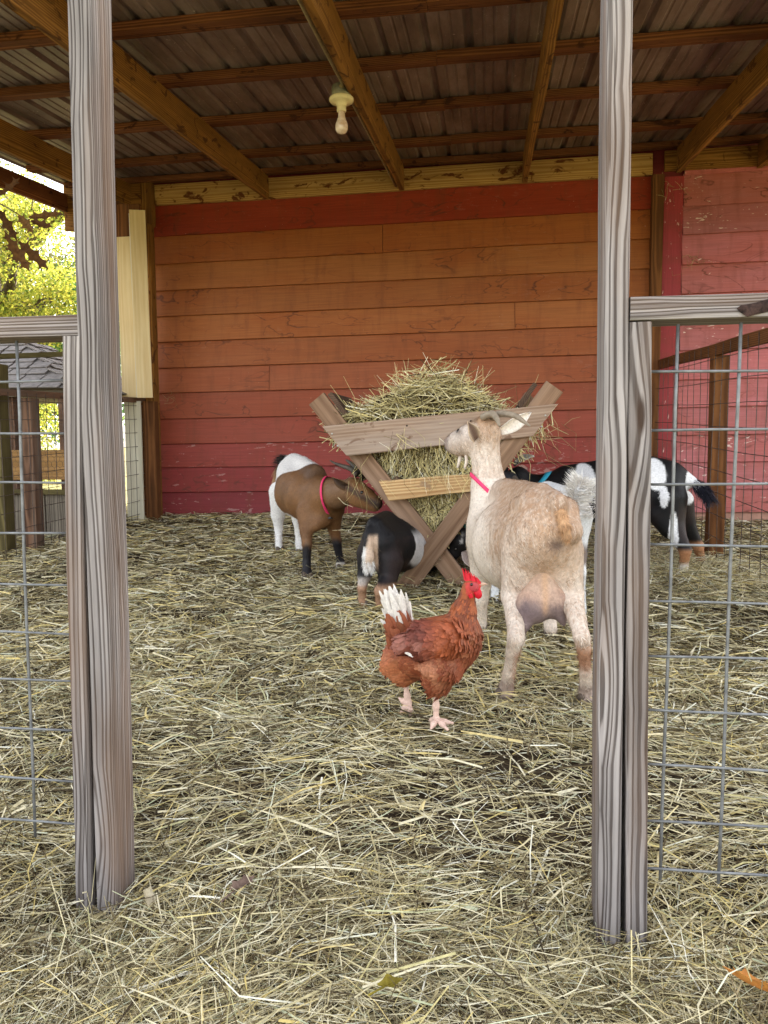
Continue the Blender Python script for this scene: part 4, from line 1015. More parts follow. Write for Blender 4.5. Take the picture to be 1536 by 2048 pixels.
def ear_mesh(base, tip, width, facing, cup=0.35, back=(0.5, 0.4, 0.3), inner=(0.4, 0.3, 0.25), edge=(0.7, 0.65, 0.6)):
    base, tip = np.array(base), np.array(tip)
    ax = tip - base; L = np.linalg.norm(ax); ax /= L
    fc = np.array(facing, float); fc -= ax * (fc @ ax); fc /= np.linalg.norm(fc)
    sd = np.cross(ax, fc)
    NU, NV = 9, 9
    V, C = [], []
    for side in (0, 1):
        for i in range(NU):
            u = i / (NU - 1)
            w = width * max(0.05, math.sin(math.pi * min(1, u * 0.86 + 0.12)) ** 0.65) * (1 - 0.9 * u ** 6)
            for j in range(NV):
                v = j / (NV - 1) * 2 - 1
                p = base + ax * (u * L) + sd * (v * w / 2) + fc * (cup * width * (v * v - 0.5) * (1 - 0.5 * u)) - fc * (0.004 if side else 0) + fc * (0.012 * math.sin(u * 3))
                V.append(p); e = abs(v) ** 3
                C.append(np.array(back) if side else np.array(inner) * (1 - e) + np.array(edge) * e)
    F = []
    n = NU * NV
    for i in range(NU - 1):
        for j in range(NV - 1):
            a = i * NV + j
            F.append((a, a + 1, a + NV + 1, a + NV)); F.append((n + a, n + a + NV, n + a + NV + 1, n + a + 1))
    ring = [j for j in range(NV)] + [i * NV + NV - 1 for i in range(1, NU)] + [(NU - 1) * NV + j for j in range(NV - 2, -1, -1)] + [i * NV for i in range(NU - 2, 0, -1)]
    for a, b in zip(ring, ring[1:] + ring[:1]): F.append((a, n + a, n + b, b))
    return np_mesh('ear', np.array(V), np.array(F), smooth=True, cols={'coat': np.array(C)})

def smooth_pts(ch, n=14):
    """Catmull-Rom through chain points incl. radius"""
    P = np.array(ch); P = np.vstack([2 * P[0] - P[1], P, 2 * P[-1] - P[-2]])
    out = []
    for s in np.linspace(0, len(P) - 3 - 1e-6, n):
        i = int(s); t = s - i; a, b, c, d = P[i:i + 4]
        out.append(0.5 * ((2 * b) + (-a + c) * t + (2 * a - 5 * b + 4 * c - d) * t * t + (-a + 3 * b - 3 * c + d) * t ** 3))
    return np.array(out)

def horn(ch, mat, parent):
    p = smooth_pts(ch, 22)
    r = np.maximum(p[:, 3], 0.002) * (1 + 0.07 * np.sin(np.arange(22) * 2.2) * (np.arange(22) < 16))
    MB().tube([tuple(x[:3]) for x in p], list(r), 12).link('horn', mat, parent)

def sphere(c, r, n=12):
    prof = [(max(1e-4, r * math.sin(a)), -r * math.cos(a)) for a in np.linspace(0.02, math.pi - 0.02, 9)]
    m = MB().lathe(prof, c, n); return m

def collar(ch, mat, parent, J, keys, width=0.02, tilt=(0, 0, 0), buckle=None, tag_=None):
    """band that follows the neck surface: rays cast in the plane at ch[0] normal to ch[1]-ch[0]"""
    c = np.array(ch[0][:3]); ax = np.array(ch[1][:3]) - c; ax += np.array(tilt); ax /= np.linalg.norm(ax)
    a = np.cross(ax, (0, 0, 1.0)); a /= np.linalg.norm(a); b = np.cross(a, ax)
    n = 40; V = []
    for off in (-width / 2, width / 2):
        for k in range(n):
            th = 2 * math.pi * k / n; d = a * math.cos(th) + b * math.sin(th)
            t = np.linspace(0.01, 0.22, 90)
            P = c + ax * off + t[:, None] * d
            s = None
            for key in keys:
                q = chain_sdf(P, J[key]); s = q if s is None else smin(s, q, 0.035)
            pos = np.argmax(s > 0.004); rr = t[pos] if s[pos] > 0 else 0.2
            V.append(c + ax * off + d * rr)
    V = np.array(V); V2 = V.copy()
    for h in range(2):
        for k in range(n):
            th = 2 * math.pi * k / n; V2[h * n + k] += (a * math.cos(th) + b * math.sin(th)) * 0.004
    F = []
    for k in range(n):
        j = (k + 1) % n
        F += [(2 * n + k, 2 * n + j, 3 * n + j, 3 * n + k), (k, 2 * n + k, 2 * n + j, j)[::-1], (n + k, n + j, 3 * n + j, 3 * n + k)[::-1], (k, j, n + j, n + k)[::-1]]
    co = link('collar', np_mesh('collar', np.vstack([V, V2]), np.array(F), smooth=True), mat, parent)
    if buckle is not None:
        for bk in buckle:
            th = bk; d = a * math.cos(th) + b * math.sin(th); p = c + d * (np.linalg.norm((V2[int(th / 6.283 * n) % n] + V2[n + int(th / 6.283 * n) % n]) / 2 - c) + 0.003)
            m = board_mesh('buckle', 0.034, 0.026, 0.009, bev=0.003, nseg=1)
            tx = np.cross(ax, d); mm = Matrix((Vector(tx), Vector(ax), Vector(d))).transposed().to_4x4(); mm.translation = Vector(p)
            link('buckle', m, M['black'], co, mm)
    return co

def L(*c): return np.array(srgb(*c)[:3])
def mixc(f, a, b): f = np.asarray(f)[:, None]; return a * (1 - f) + b * f

def goat(J, label, colfn, h=0.009, furN=12000, furL=0.016, furW=0.0016, horn_mat=None, ear=None, collar_=None, head_dir=None, flow=None, skip=(), lift=0.2, ks={}, strand=False):
    keys = [k for k in J if not k.startswith('X_') and k not in skip]
    V, Q = organic(J, keys, h, 0.035, dict({'hindL': 0.03, 'hindR': 0.03, 'foreL': 0.03, 'foreR': 0.03, 'neck': 0.05, 'spine': 0.05, 'hip': 0.05, 'pin': 0.02, 'hookL': 0.022, 'hookR': 0.022, 'rumpL': 0.03, 'rumpR': 0.03, 'trunk': 0.05, 'tail': 0.014, 'teatl': 0.02, 'teatr': 0.02, 'jaw': 0.03}, **ks))
    b = np.array([np.array(J[k][-1][:3]) for k in ('hindL', 'hindR', 'foreL', 'foreR')]).mean(0)
    t = empty('goat', (b[0], b[1], float(gz(b[0], b[1]))), label, 'goat')
    me = np_mesh('body', V, Q, smooth=True, cols={'coat': np.clip(colfn(V), 0, 1)})
    link('body', me, M['coat'], t)
    if furN:
        tr = np.array(J['trunk'])[:, :3]; fwd = tr[-1] - tr[0]; fwd /= np.linalg.norm(fwd)
        fl = flow or (lambda P: np.tile(-fwd * 0.7 + np.array([0, 0, -0.9]), (len(P), 1)))
        fur(V, Q, colfn, furN, furL, furW, fl, t, lift=lift, strand=strand)
    fw = np.array(J['trunk'])[-1, :3] - np.array(J['trunk'])[0, :3]; fw[2] = 0; fw /= np.linalg.norm(fw); sd = np.array([-fw[1], fw[0], 0])
    for k in ('hindL', 'hindR', 'foreL', 'foreR'):
        p = np.array(J[k][-1][:3]); zg = float(gz(p[0], p[1])); Jh = {}
        for q, sgn in (('a', 1), ('b', -1)):
            o = p + sd * sgn * 0.0125
            Jh[q] = [(o[0], o[1], zg + 0.030, 0.0155), tuple(o[:2] + fw[:2] * 0.024 + sd[:2] * sgn * 0.002) + (zg + 0.014, 0.0125)]
        HV, HQ = organic(Jh, ['a', 'b'], 0.004, 0.003)
        link('hoof', np_mesh('hoof', HV, HQ, smooth=True), M['hoof'], t)
    hm = horn_mat or M['horn_dark']
    for k in ('X_horn1', 'X_horn2'):
        if k in J: horn(J[k], hm, t)
    for k, (w, fc, cb, ci, ce, *cu) in (ear or {}).items():
        me = ear_mesh(J[k][0][:3], J[k][1][:3], w, fc, cup=cu[0] if cu else 0.35, back=cb, inner=ci, edge=ce)
        o = link('ear', me, M['coat'], t)
    if 'X_eye' in J: sphere(J['X_eye'][0][:3], J['X_eye'][0][3]).link('eye', M['eye'], t)
    if collar_: collar(J['X_collar'], collar_[0], t, J, ('neck', 'trunk'), **collar_[1])
    return t, V, Q

def near(P, J, key, r):          # 1 near a chain, 0 away from it
    return 1 - sstep(0, r, chain_sdf(P, J[key]))

# ---- tan dairy goat ------------------------------------------------------
J = J_tan
TAN, TAN2, WHT, ORG, GRY = L(186, 152, 122), L(158, 124, 98), L(226, 213, 199), L(196, 152, 108), L(112, 92, 94)
def col_tan(P, J=J_tan, rn=None):
    n1, n3 = fbm(P, 9, 3), fbm(P + 5, 4, 2)
    n2 = vnoise(P * np.array([1, 1, 0.35]), 150)
    if rn is None: rn = np.zeros(len(P))
    x, y, z = P.T
    w = 0.44 + 0.26 * (n1 - 0.5)
    w = w + 0.28 * sstep(0.54, 0.40, z)
    w = w - 0.30 * sstep(0.52, 0.64, z) * (y < 3.02)                       # tan saddle along the back
    w = w - 0.25 * np.exp(-((z - 0.50) / 0.07) ** 2) * (x > 0.0) * (y > 2.45) * (y < 3.0)
    w = w + 0.7 * sstep(0.05, -0.07, x - 0.10 * (y - 2.6)) * (y > 2.55) * (y < 3.3) * (z < 0.70)   # pale left flank and chest
    w = w + 0.30 * near(P, J, 'neck', 0.03) * (z > 0.58) * sstep(0.9, 0.75, z)
    w = w + (n2 - 0.5) * 0.7 + rn * 0.48
    c = mixc(np.clip(w, 0, 1), mixc(n3, TAN2, TAN), WHT)
    rear = (y < 2.42)
    c = mixc(np.clip(0.38 * rear * np.exp(-((x - 0.195) / 0.075) ** 2) * sstep(0.37, 0.46, z) * sstep(0.66, 0.56, z) * (0.5 + n1), 0, 0.9), c, ORG)
    c = mixc(0.8 * np.exp(-((x - 0.200) / 0.030) ** 2 - ((z - 0.535) / 0.020) ** 2) * (y < 2.44), c, GRY * 0.55)
    # inner thighs are darker tan, hocks pale, rust bands on the cannons
    legs = (z < 0.27)
    c = mixc(legs * 0.5 * sstep(0.42, 0.6, n1 + 0.12), c, WHT)
    c = mixc(legs * (x > 0.15) * (y < 2.6) * sstep(0.27, 0.22, z) * sstep(0.13, 0.19, z) * 0.8, c, L(166, 108, 68))
    c = mixc(legs * (x < 0.15) * (y < 2.6) * (x > 0.075) * sstep(0.22, 0.2, z) * 0.6, c, L(174, 122, 86))
    c = mixc(0.75 * sstep(0.085, 0.062, z - 0.036 * (y - 1.3)) * (y < 2.6), c, L(140, 118, 106))
    c = mixc(0.9 * (z < gz(x, y) + 0.025), c, L(98, 84, 76))
    # head: white face, tan crown, dark lips
    hd = near(P, J, 'head', 0.03) * (z > 0.79)
    c = mixc(hd * 0.6 * (x < -0.05), c, L(222, 212, 204))
    c = mixc(hd * sstep(0.900, 0.925, z) * 0.85, c, L(146, 114, 84))
    c = mixc(0.5 * hd * sstep(-0.06, -0.03, x), c, L(196, 158, 124))
    c = mixc(sstep(0.060, 0.025, np.linalg.norm(P - np.array(J['head'][-1][:3]), axis=1)) * 0.75, c, L(128, 106, 98))
    c = mixc(0.8 * np.exp(-((x - J['X_eye'][0][0]) ** 2 + (z - J['X_eye'][0][2]) ** 2) / 0.014 ** 2) * hd, c, L(110, 90, 76))
    return c
ear_stripe = L(150, 124, 106)
tan_goat, V, Q = goat(J, 'tan and white horned dairy goat with full udder, seen from behind at the hay feeder', col_tan, h=0.008, furN=52000, furL=0.022, furW=0.0026, horn_mat=M['horn'], lift=0.10, strand=True,
    skip=('udder', 'udl', 'udr', 'teatl', 'teatr', 'tail'),
    ear={'X_ear1': (0.050, (0.25, -1, 0.1), L(206, 172, 138), L(112, 90, 80), L(236, 216, 190), 0.14), 'X_ear2': (0.060, (0.1, -1, -0.5), L(232, 222, 210), L(232, 222, 210), L(238, 230, 222))},
    collar_=(M['pink'], dict(width=0.014, tilt=(0.12, 0.0, 0.0))))
for k in ('X_wattle', 'X_wattle2'):
    p = smooth_pts(J[k], 6)
    me = MB().tube([tuple(q[:3]) for q in p], [max(0.002, q[3]) for q in p], 8).mesh('wattle')
    at = me.attributes.new('coat', 'FLOAT_COLOR', 'POINT'); at.data.foreach_set('color', np.tile(np.append(WHT, 1), len(me.vertices)).astype(np.float32))
    link('wattle', me, M['coat'], tan_goat)
# udder with two teats
UV_, UQ = organic(J, ['udder', 'udl', 'udr', 'teatl', 'teatr'], 0.006, 0.03, {'udl': 0.022, 'udr': 0.022, 'teatl': 0.014, 'teatr': 0.014})
def col_udder(P, rn=None):
    n = fbm(P, 26, 3); x, y, z = P.T
    c = mixc(n, L(176, 142, 122), L(204, 176, 156))
    c = mixc(sstep(0.37, 0.43, z) * 0.7, c, mixc(n, L(176, 140, 112), L(214, 196, 178)))
    c = mixc(sstep(0.375, 0.315, z + 0.06 * (n - 0.5)), c, mixc(n, L(112, 96, 98), L(146, 128, 126)))
    c = mixc(0.6 * np.exp(-((x - 0.172) / 0.010) ** 2) * sstep(0.30, 0.34, z), c, L(206, 164, 124))
    return c
ud = link('udder', np_mesh('udder', UV_, UQ, smooth=True, cols={'coat': col_udder(UV_)}), M['coat'], tan_goat)
fur(UV_, UQ, col_udder, 6000, 0.014, 0.0018, lambda P: np.tile(np.array([0, -0.2, -1.0]), (len(P), 1)), ud, lift=0.10, lenfn=lambda P: 0.15 + sstep(0.30, 0.36, P[:, 2]))
# tail
TV_, TQ_ = organic(J, ['tail'], 0.005, 0.02)
def col_tail(P, rn=None):
    n = fbm(P, 40, 2); return mixc(n, L(178, 134, 94), L(214, 174, 132))
tl_ = link('tail', np_mesh('tail', TV_, TQ_, smooth=True, cols={'coat': col_tail(TV_)}), M['coat'], tan_goat)
fur(TV_, TQ_, col_tail, 2600, 0.022, 0.0018, lambda P: np.tile(np.array([0.1, -0.1, -1.0]), (len(P), 1)), tl_, lift=0.12)

# ---- brown goat with white rump --------------------------------------------
J = J_brown
def col_brown(P, J=J_brown, rn=None):
    n = fbm(P, 14, 3); n1 = fbm(P, 5, 2)
    x, y, z = P.T
    c = mixc(n, L(100, 68, 40), L(138, 98, 62))
    c = mixc(0.6 * near(P, J, 'spine', 0.05) * (y < 4.55), c, L(56, 40, 30))
    c = mixc(0.5 * sstep(0.02, 0.10, n1 - 0.45) * (y < 4.4) * (x > -1.0), c, L(122, 96, 74))
    wb = 4.66 - 0.5 * (0.60 - z) * (z < 0.60) - 2.4 * (z - 0.62) * (z > 0.62) - 0.03 * (n - 0.5)
    wb = np.where(z < 0.42, 4.45 + 0.3 * (0.42 - z) , wb)
    white = sstep(wb - 0.012, wb + 0.012, y)
    c = mixc(white, c, L(232, 230, 228))
    front = (y < 4.40)
    c = mixc(front * sstep(0.32, 0.27, z + 0.05 * (n - 0.5) + 0.9 * np.maximum(0, np.abs(y - 4.06 - 0.2 * (x > -0.9)) - 0.02) * (z > 0.2)), c, L(30, 28, 32))
    c = mixc(front * (x > -0.90) * sstep(0.165, 0.15, z), c, L(222, 216, 210))
    c = mixc(0.8 * (z < gz(x, y) + 0.03), c, L(64, 56, 52))
    hd = near(P, J, 'head', 0.02) * (y < 4.04)
    e = np.array(J['X_eye'][0][:3]); mz = np.array(J['head'][-1][:3])
    c = mixc(0.75 * hd * sstep(0.03, 0.005, np.abs(z - (e[2] - 0.02 - (x - e[0]) * 0.55))), c, L(40, 30, 26))
    c = mixc(0.8 * hd * sstep(0.05, 0.02, np.linalg.norm(P - mz, axis=1)), c, L(48, 38, 34))
    c = mixc(0.85 * near(P, J, 'tail', 0.02), c, L(30, 26, 24))
    return c
brown_goat, V, Q = goat(J, 'brown goat with white rump, black shins and pink collar, eating left of the feeder', col_brown, furN=22000, furL=0.020, furW=0.0026,
    ear={'X_ear1': (0.05, (-0.2, -1, -0.3), L(120, 86, 54), L(60, 44, 34), L(110, 80, 52)), 'X_ear2': (0.05, (0.2, -1, 0.2), L(100, 70, 44), L(60, 44, 34), L(90, 66, 44))},
    collar_=(M['pink'], dict(width=0.014, tilt=(0.20, 0.06, 0.02), buckle=[4.1, 4.9])))
tuft('tail', J['tail'], 500, 0.08, 0.003, 0.5, L(24, 20, 20), L(40, 32, 28), brown_goat, (-0.3, 0, 0.6))
tuft('tail_hair', [(-1.385, 4.96, 0.70, 0.012), (-1.40, 4.95, 0.62, 0.010)], 260, 0.09, 0.0025, 0.2, L(150, 110, 76), L(196, 160, 120), brown_goat, (0, 0, -3))

# ---- small black kid, white tail ------------------------------------------
J = J_kid
def col_kid(P, J=J_kid):
    n = fbm(P, 12, 3); x, y, z = P.T
    c = mixc(n, L(9, 9, 12), L(26, 23, 27))
    c = mixc(0.55 * sstep(0.4, 0.7, n) * (z < 0.40), c, L(58, 42, 40))
    c = mixc(0.9 * near(P, J, 'tail', 0.012) * (z < 0.375), c, L(230, 226, 222))
    s = sstep(0.026, 0.017, np.abs(x + 0.522) + 0.02 * (n - 0.5)) * sstep(0.24, 0.30, z) * sstep(0.435, 0.41, z) * (y < 3.60)
    c = mixc(0.85 * s, c, L(214, 186, 160))
    fl = sstep(-0.380, -0.364, x + 0.03 * (n - 0.5)) * sstep(0.21, 0.26, z) * sstep(0.43, 0.38, z) * (y > 3.66) * (y < 3.98)
    c = mixc(0.95 * fl, c, L(222, 220, 222))
    c = mixc((y < 3.6) * sstep(0.215, 0.19, z + 0.02 * (n - 0.5)) * 0.9, c, L(176, 138, 110))
    c = mixc((y < 3.6) * (x < -0.54) * sstep(0.235, 0.215, z) * sstep(0.185, 0.2, z) * 0.7, c, L(200, 190, 180))
    c = mixc(0.6 * (z < gz(x, y) + 0.02), c, L(120, 96, 80))
    return c
kid, V, Q = goat(J, 'small black goat with hanging white tail and tan hocks, reaching under the feeder', col_kid, h=0.008, furN=18000, furL=0.018, furW=0.0024,
    ear={'X_ear1': (0.04, (0, -1, 0), L(20, 20, 24), L(60, 50, 50), L(30, 30, 34)), 'X_ear2': (0.04, (0, -1, 0), L(20, 20, 24), L(60, 50, 50), L(30, 30, 34))})
tuft('tail_hair', J['tail'][2:], 500, 0.032, 0.0022, 0.25, L(216, 212, 208), L(246, 244, 240), kid, (0, -0.3, -2.0))

# ---- black goat feeding low behind the crossed legs -------------------------
J = J_feeding
def col_feed(P, J=J_feeding):
    n = fbm(P, 12, 3); x, y, z = P.T
    c = mixc(n, L(14, 13, 16), L(36, 32, 36))
    c = mixc(0.7 * near(P, J, 'head', 0.02) * sstep(0.66, 0.72, fbm(P + 3, 30, 2)), c, L(210, 204, 200))
    return c
feed, V, Q = goat(J, 'black goat with teal collar, head lowered behind the crossed feeder legs', col_feed, furN=9000, furL=0.014, furW=0.002,
    ear={'X_ear1': (0.045, (-0.3, -1, 0.2), L(30, 28, 32), L(150, 132, 124), L(190, 176, 168)), 'X_ear2': (0.04, (0, -1, 0), L(30, 28, 32), L(110, 98, 94), L(160, 150, 146))},
    collar_=(M['teal'], dict(width=0.02)))

# ---- white goat, tail raised -------------------------------------------------
J = J_white
def col_white(P, J=J_white):
    n = fbm(P, 10, 3); x, y, z = P.T
    c = mixc(n, L(206, 210, 214), L(240, 240, 240))
    hd = np.clip(near(P, J, 'head', 0.02) + sstep(0.07, 0.03, np.linalg.norm(P - np.array(J['neck'][1][:3]), axis=1)), 0, 1)
    c = mixc(hd, c, L(26, 26, 32))
    p = np.array([0.42, 3.47, 0.56])
    c = mixc(0.95 * sstep(0.05, 0.03, np.linalg.norm(P - p, axis=1) + 0.03 * (n - 0.5)), c, L(28, 26, 30))
    c = mixc(0.9 * (y < 3.5) * sstep(0.42, 0.38, z + 0.06 * (n - 0.5)) * sstep(0.30, 0.33, z), c, L(84, 62, 48))
    an = np.array([0.455, 3.33, 0.58])
    c = mixc(0.8 * np.exp(-((x - an[0]) / 0.012) ** 2 - ((z - an[2]) / 0.035) ** 2) * (y < 3.42), c, L(232, 184, 178))
    c = mixc(0.85 * np.exp(-((x - an[0] - 0.006) / 0.016) ** 2 - ((z - an[2] + 0.055) / 0.022) ** 2) * (y < 3.42), c, L(96, 90, 86))
    c = mixc(0.7 * (z < gz(x, y) + 0.025), c, L(120, 108, 98))
    return c
white, V, Q = goat(J, 'white goat with black head and fluffy raised tail, half hidden behind the tan goat', col_white, furN=14000, furL=0.018, furW=0.002,
    ear={'X_ear1': (0.04, (0, -1, 0), L(28, 26, 30), L(50, 46, 50), L(28, 26, 30)), 'X_ear2': (0.04, (0, -1, 0), L(28, 26, 30), L(50, 46, 50), L(28, 26, 30))})
tuft('tail_hair', J['tail'], 900, 0.085, 0.0028, 0.75, L(226, 220, 214), L(248, 246, 240), white, (0.25, -0.1, 0.5), along=0.5)
tuft('rump_hair', [(0.43, 3.345, 0.66, 0.03), (0.445, 3.33, 0.52, 0.035)], 800, 0.055, 0.0026, 0.8, L(226, 222, 218), L(248, 246, 242), white, (0.4, -0.2, 0.0), along=-0.1)

# ---- pied black and white goat behind the post -----------------------------
J = J_pied
def col_pied(P, J=J_pied):
    n = fbm(P, 9, 3); x, y, z = P.T
    c = mixc(n, L(9, 9, 12), L(25, 23, 26))
    c = mixc(0.5 * (x > 0.75) * (z < 0.55) * sstep(0.45, 0.7, n), c, L(60, 46, 42))
    def spot(cx, cz, rx, rz, yr=(0, 9)):
        q = ((x - cx) / rx) ** 2 + ((z - cz) / rz) ** 2 + 0.9 * (n - 0.5)
        return sstep(1.12, 0.9, q) * (y > yr[0]) * (y < yr[1])
    W = np.maximum.reduce([spot(0.50, 0.62, 0.055, 0.11), spot(0.86, 0.67, 0.055, 0.08, (0, 4.28)), spot(0.895, 0.56, 0.02, 0.06, (0, 4.2)),
                           spot(0.945, 0.38, 0.022, 0.10, (0, 4.14)), spot(1.065, 0.60, 0.05, 0.10, (4.18, 4.5))])
    c = mixc(W, c, L(232, 232, 234))
    lower = (x > 0.85)
    c = mixc(lower * sstep(0.30, 0.27, z + 0.03 * (n - 0.5)), c, L(178, 128, 92))
    c = mixc(lower * (y < 4.3) * sstep(0.225, 0.20, z), c, L(226, 220, 214))
    c = mixc(0.7 * lower * (z < gz(x, y) + 0.025), c, L(150, 130, 116))
    hd = near(P, J, 'head', 0.02)
    c = mixc(hd * 0.5 * sstep(0.74, 0.78, z), c, L(130, 92, 84))
    return c
pied, V, Q = goat(J, 'black and white pied goat with blue collar, its rump behind the right wire panel', col_pied, furN=22000, furL=0.015, furW=0.002,
    ear={'X_ear1': (0.058, (0, -0.6, 0.8), L(190, 180, 172), L(176, 170, 164), L(214, 208, 200)), 'X_ear2': (0.05, (0, -0.8, 0.4), L(130, 98, 80), L(190, 150, 140), L(150, 116, 96))},
    collar_=(M['blue'], dict(width=0.022, tilt=(0, 0, 0.02))))
tuft('tail_hair', J['tail'], 900, 0.075, 0.003, 0.25, L(14, 13, 18), L(34, 34, 48), pied, (0.3, 0, -0.6), along=0.9)

# ================================================================== HEN
J = J_hen
RED, DRK, LGT = L(150, 74, 40), L(92, 44, 34), L(190, 116, 70)
hx, hz0 = J['body'][0][0], J['body'][0][2]
def col_hen(P, J=J_hen):
    n = fbm(P, 22, 3); n2 = vnoise(P, 90); x, y, z = P.T
    c = mixc(n, L(116, 54, 32), L(152, 82, 50))
    c = mixc(0.4 * sstep(0.5, 0.8, n2), c, L(178, 118, 80))
    nk = np.clip(near(P, J, 'neck', 0.02), 0, 1)
    c = mixc(nk * 0.55 * sstep(0.4, 0.6, n2), c, L(98, 42, 24))
    c = mixc(nk * 0.4 * sstep(0.55, 0.4, n2), c, L(190, 104, 52))
    fl = np.clip(near(P, J, 'fluff', 0.03), 0, 1)
    c = mixc(fl * 0.55, c, L(196, 124, 82))
    c = mixc(0.5 * np.clip(near(P, J, 'thighF', 0.01), 0, 1) * sstep(0.45, 0.6, n), c, L(200, 140, 104))
    hd = near(P, J, 'head', 0.012)
    c = mixc(hd * 0.9 * (x > J['head'][0][0] - 0.012) * (z < J['head'][0][2] + 0.016), c, L(196, 60, 56))
    return c
keys = ['body', 'back', 'breast', 'fluff', 'neck', 'head', 'thighF', 'thighB']
V, Q = organic(J, keys, 0.0055, 0.03, {'neck': 0.035, 'head': 0.014, 'thighF': 0.02, 'thighB': 0.02, 'body': 0.03})
hen = empty('hen', (J['X_legF'][-1][0], J['X_legF'][-1][1], float(gz(0, J['X_legF'][-1][1]))), 'rust red hen with white tail and red comb, walking in front of the feeder', 'hen')
link('body', np_mesh('body', V, Q, smooth=True, cols={'coat': np.clip(col_hen(V), 0, 1)}), M['plumage'], hen)
# contour feathers: overlapping leaf shaped vanes laid back along the body
def feathers(V, Q, colfn, N, length, width, flow, parent, name, sel, lift=0.10, seed=1, tipc=None):
    r = np.random.default_rng(seed); n, a = quad_normals(V, Q); cen = V[Q].mean(1)
    w = a * sel(cen); f = r.choice(len(Q), N, p=w / w.sum())
    q = V[Q[f]]; uv = r.random((N, 2))
    P = (q[:, 0] * (1 - uv[:, :1]) + q[:, 1] * uv[:, :1]) * (1 - uv[:, 1:]) + (q[:, 3] * (1 - uv[:, :1]) + q[:, 2] * uv[:, :1]) * uv[:, 1:]
    nn = n[f]; fl = flow(P) + r.normal(0, 0.16, P.shape); t = fl - nn * np.sum(fl * nn, 1)[:, None]; t /= np.maximum(np.linalg.norm(t, axis=1), 1e-6)[:, None]
    sd = np.cross(t, nn); L_ = (length(P) if callable(length) else length) * r.uniform(0.75, 1.2, N); W_ = (width(P) if callable(width) else width) * r.uniform(0.8, 1.2, N)
    rows = []
    for u, wv, hgt in ((0.0, 0.3, -0.003), (0.35, 0.95, 0.0), (0.75, 0.9, 1.0), (1.0, 0.25, 1.5)):
        h = hgt * lift * L_ * u if hgt > 0 else np.full(N, hgt)
        c = P + t * (u * L_)[:, None] + nn * (h + 0.002)[:, None]
        rows += [c - sd * (W_ * wv / 2)[:, None] - nn * (0.08 * W_ * wv)[:, None], c + nn * (0.06 * W_ * wv)[:, None], c + sd * (W_ * wv / 2)[:, None] - nn * (0.08 * W_ * wv)[:, None]]
    VV = np.stack(rows, 1).reshape(-1, 3); b = np.arange(N)[:, None] * 12
    Fq = []
    for k in range(3):
        for j in range(2):
            o = k * 3 + j; Fq.append(np.column_stack([b + o, b + o + 1, b + o + 4, b + o + 3]))
    c = colfn(P) * (1 + r.normal(0, 0.11, N))[:, None]
    wt = np.repeat(np.array([0, 0, 0, 0.1, 0, 0.1, 0.45, 0.1, 0.45, 0.8, 0.5, 0.8])[None, :, None], N, 0)
    tc = np.clip(c * 1.14 + 0.012, 0, 1) if tipc is None else np.tile(np.array(tipc), (N, 1))
    C = c[:, None, :] * (1 - wt) + tc[:, None, :] * wt
    o = link(name, np_mesh(name, VV, np.concatenate(Fq), smooth=True, cols={'coat': np.clip(C.reshape(-1, 3), 0, 1)}), M['plumage'], parent)
    o['kind'] = 'stuff'
    return o
nkb = np.array(J['neck'][0][:3]); hdp = np.array(J['head'][0][:3])
def flow_hen(P):
    nk = near(P, J, 'neck', 0.02)[:, None]
    return nk * np.array([-0.25, 0, -1.0]) + (1 - nk) * np.array([-1.0, 0, -0.28])
sel_all = lambda c: (0.3 + 0.7 * (c[:, 2] > 0.16)) * (np.linalg.norm(c - hdp, axis=1) > 0.035)
feathers(V, Q, col_hen, 7500, lambda P: 0.030 - 0.008 * near(P, J, 'neck', 0.02), lambda P: 0.013 - 0.007 * near(P, J, 'neck', 0.02), flow_hen, hen, 'feathers', sel_all, lift=0.045, seed=2)
# wing: broad shield of dark feathers on the near side
wa, wb_ = np.array(J['X_wing'][0][:3]), np.array(J['X_wing'][1][:3])
Jw = {'wing': [(wa[0] + 0.012, 2.078, wa[2] - 0.022, 0.040), (wa[0] - 0.055, 2.070, wa[2] - 0.026, 0.044), (wa[0] - 0.110, 2.080, wa[2] - 0.042, 0.026), (wb_[0] + 0.008, 2.10, wb_[2] + 0.004, 0.006)],
      'wing_low': [(wa[0] - 0.0, 2.075, wa[2] - 0.045, 0.030), (wa[0] - 0.06, 2.075, wa[2] - 0.055, 0.026), (wa[0] - 0.10, 2.085, wa[2] - 0.060, 0.010)]}
WV, WQ = organic(Jw, ['wing', 'wing_low'], 0.005, 0.02)
def col_wing(P):
    n = fbm(P, 30, 3); x, y, z = P.T
    c = mixc(n, L(92, 44, 34), L(136, 68, 50))
    c = mixc(0.55 * sstep(0.5, 0.7, n), c, L(160, 110, 96))
    return mixc(0.8 * sstep(-0.03, 0.03, x - wa[0] + 0.02), c, L(158, 80, 42))
wing = link('wing', np_mesh('wing', WV, WQ, smooth=True, cols={'coat': col_wing(WV)}), M['plumage'], hen)
feathers(WV, WQ, col_wing, 700, 0.034, 0.017, lambda P: np.tile(np.array([-1.0, 0, -0.35]), (len(P), 1)), wing, 'wing_feathers', lambda c: (c[:, 1] < 2.09) + 0.05, seed=5, lift=0.06)
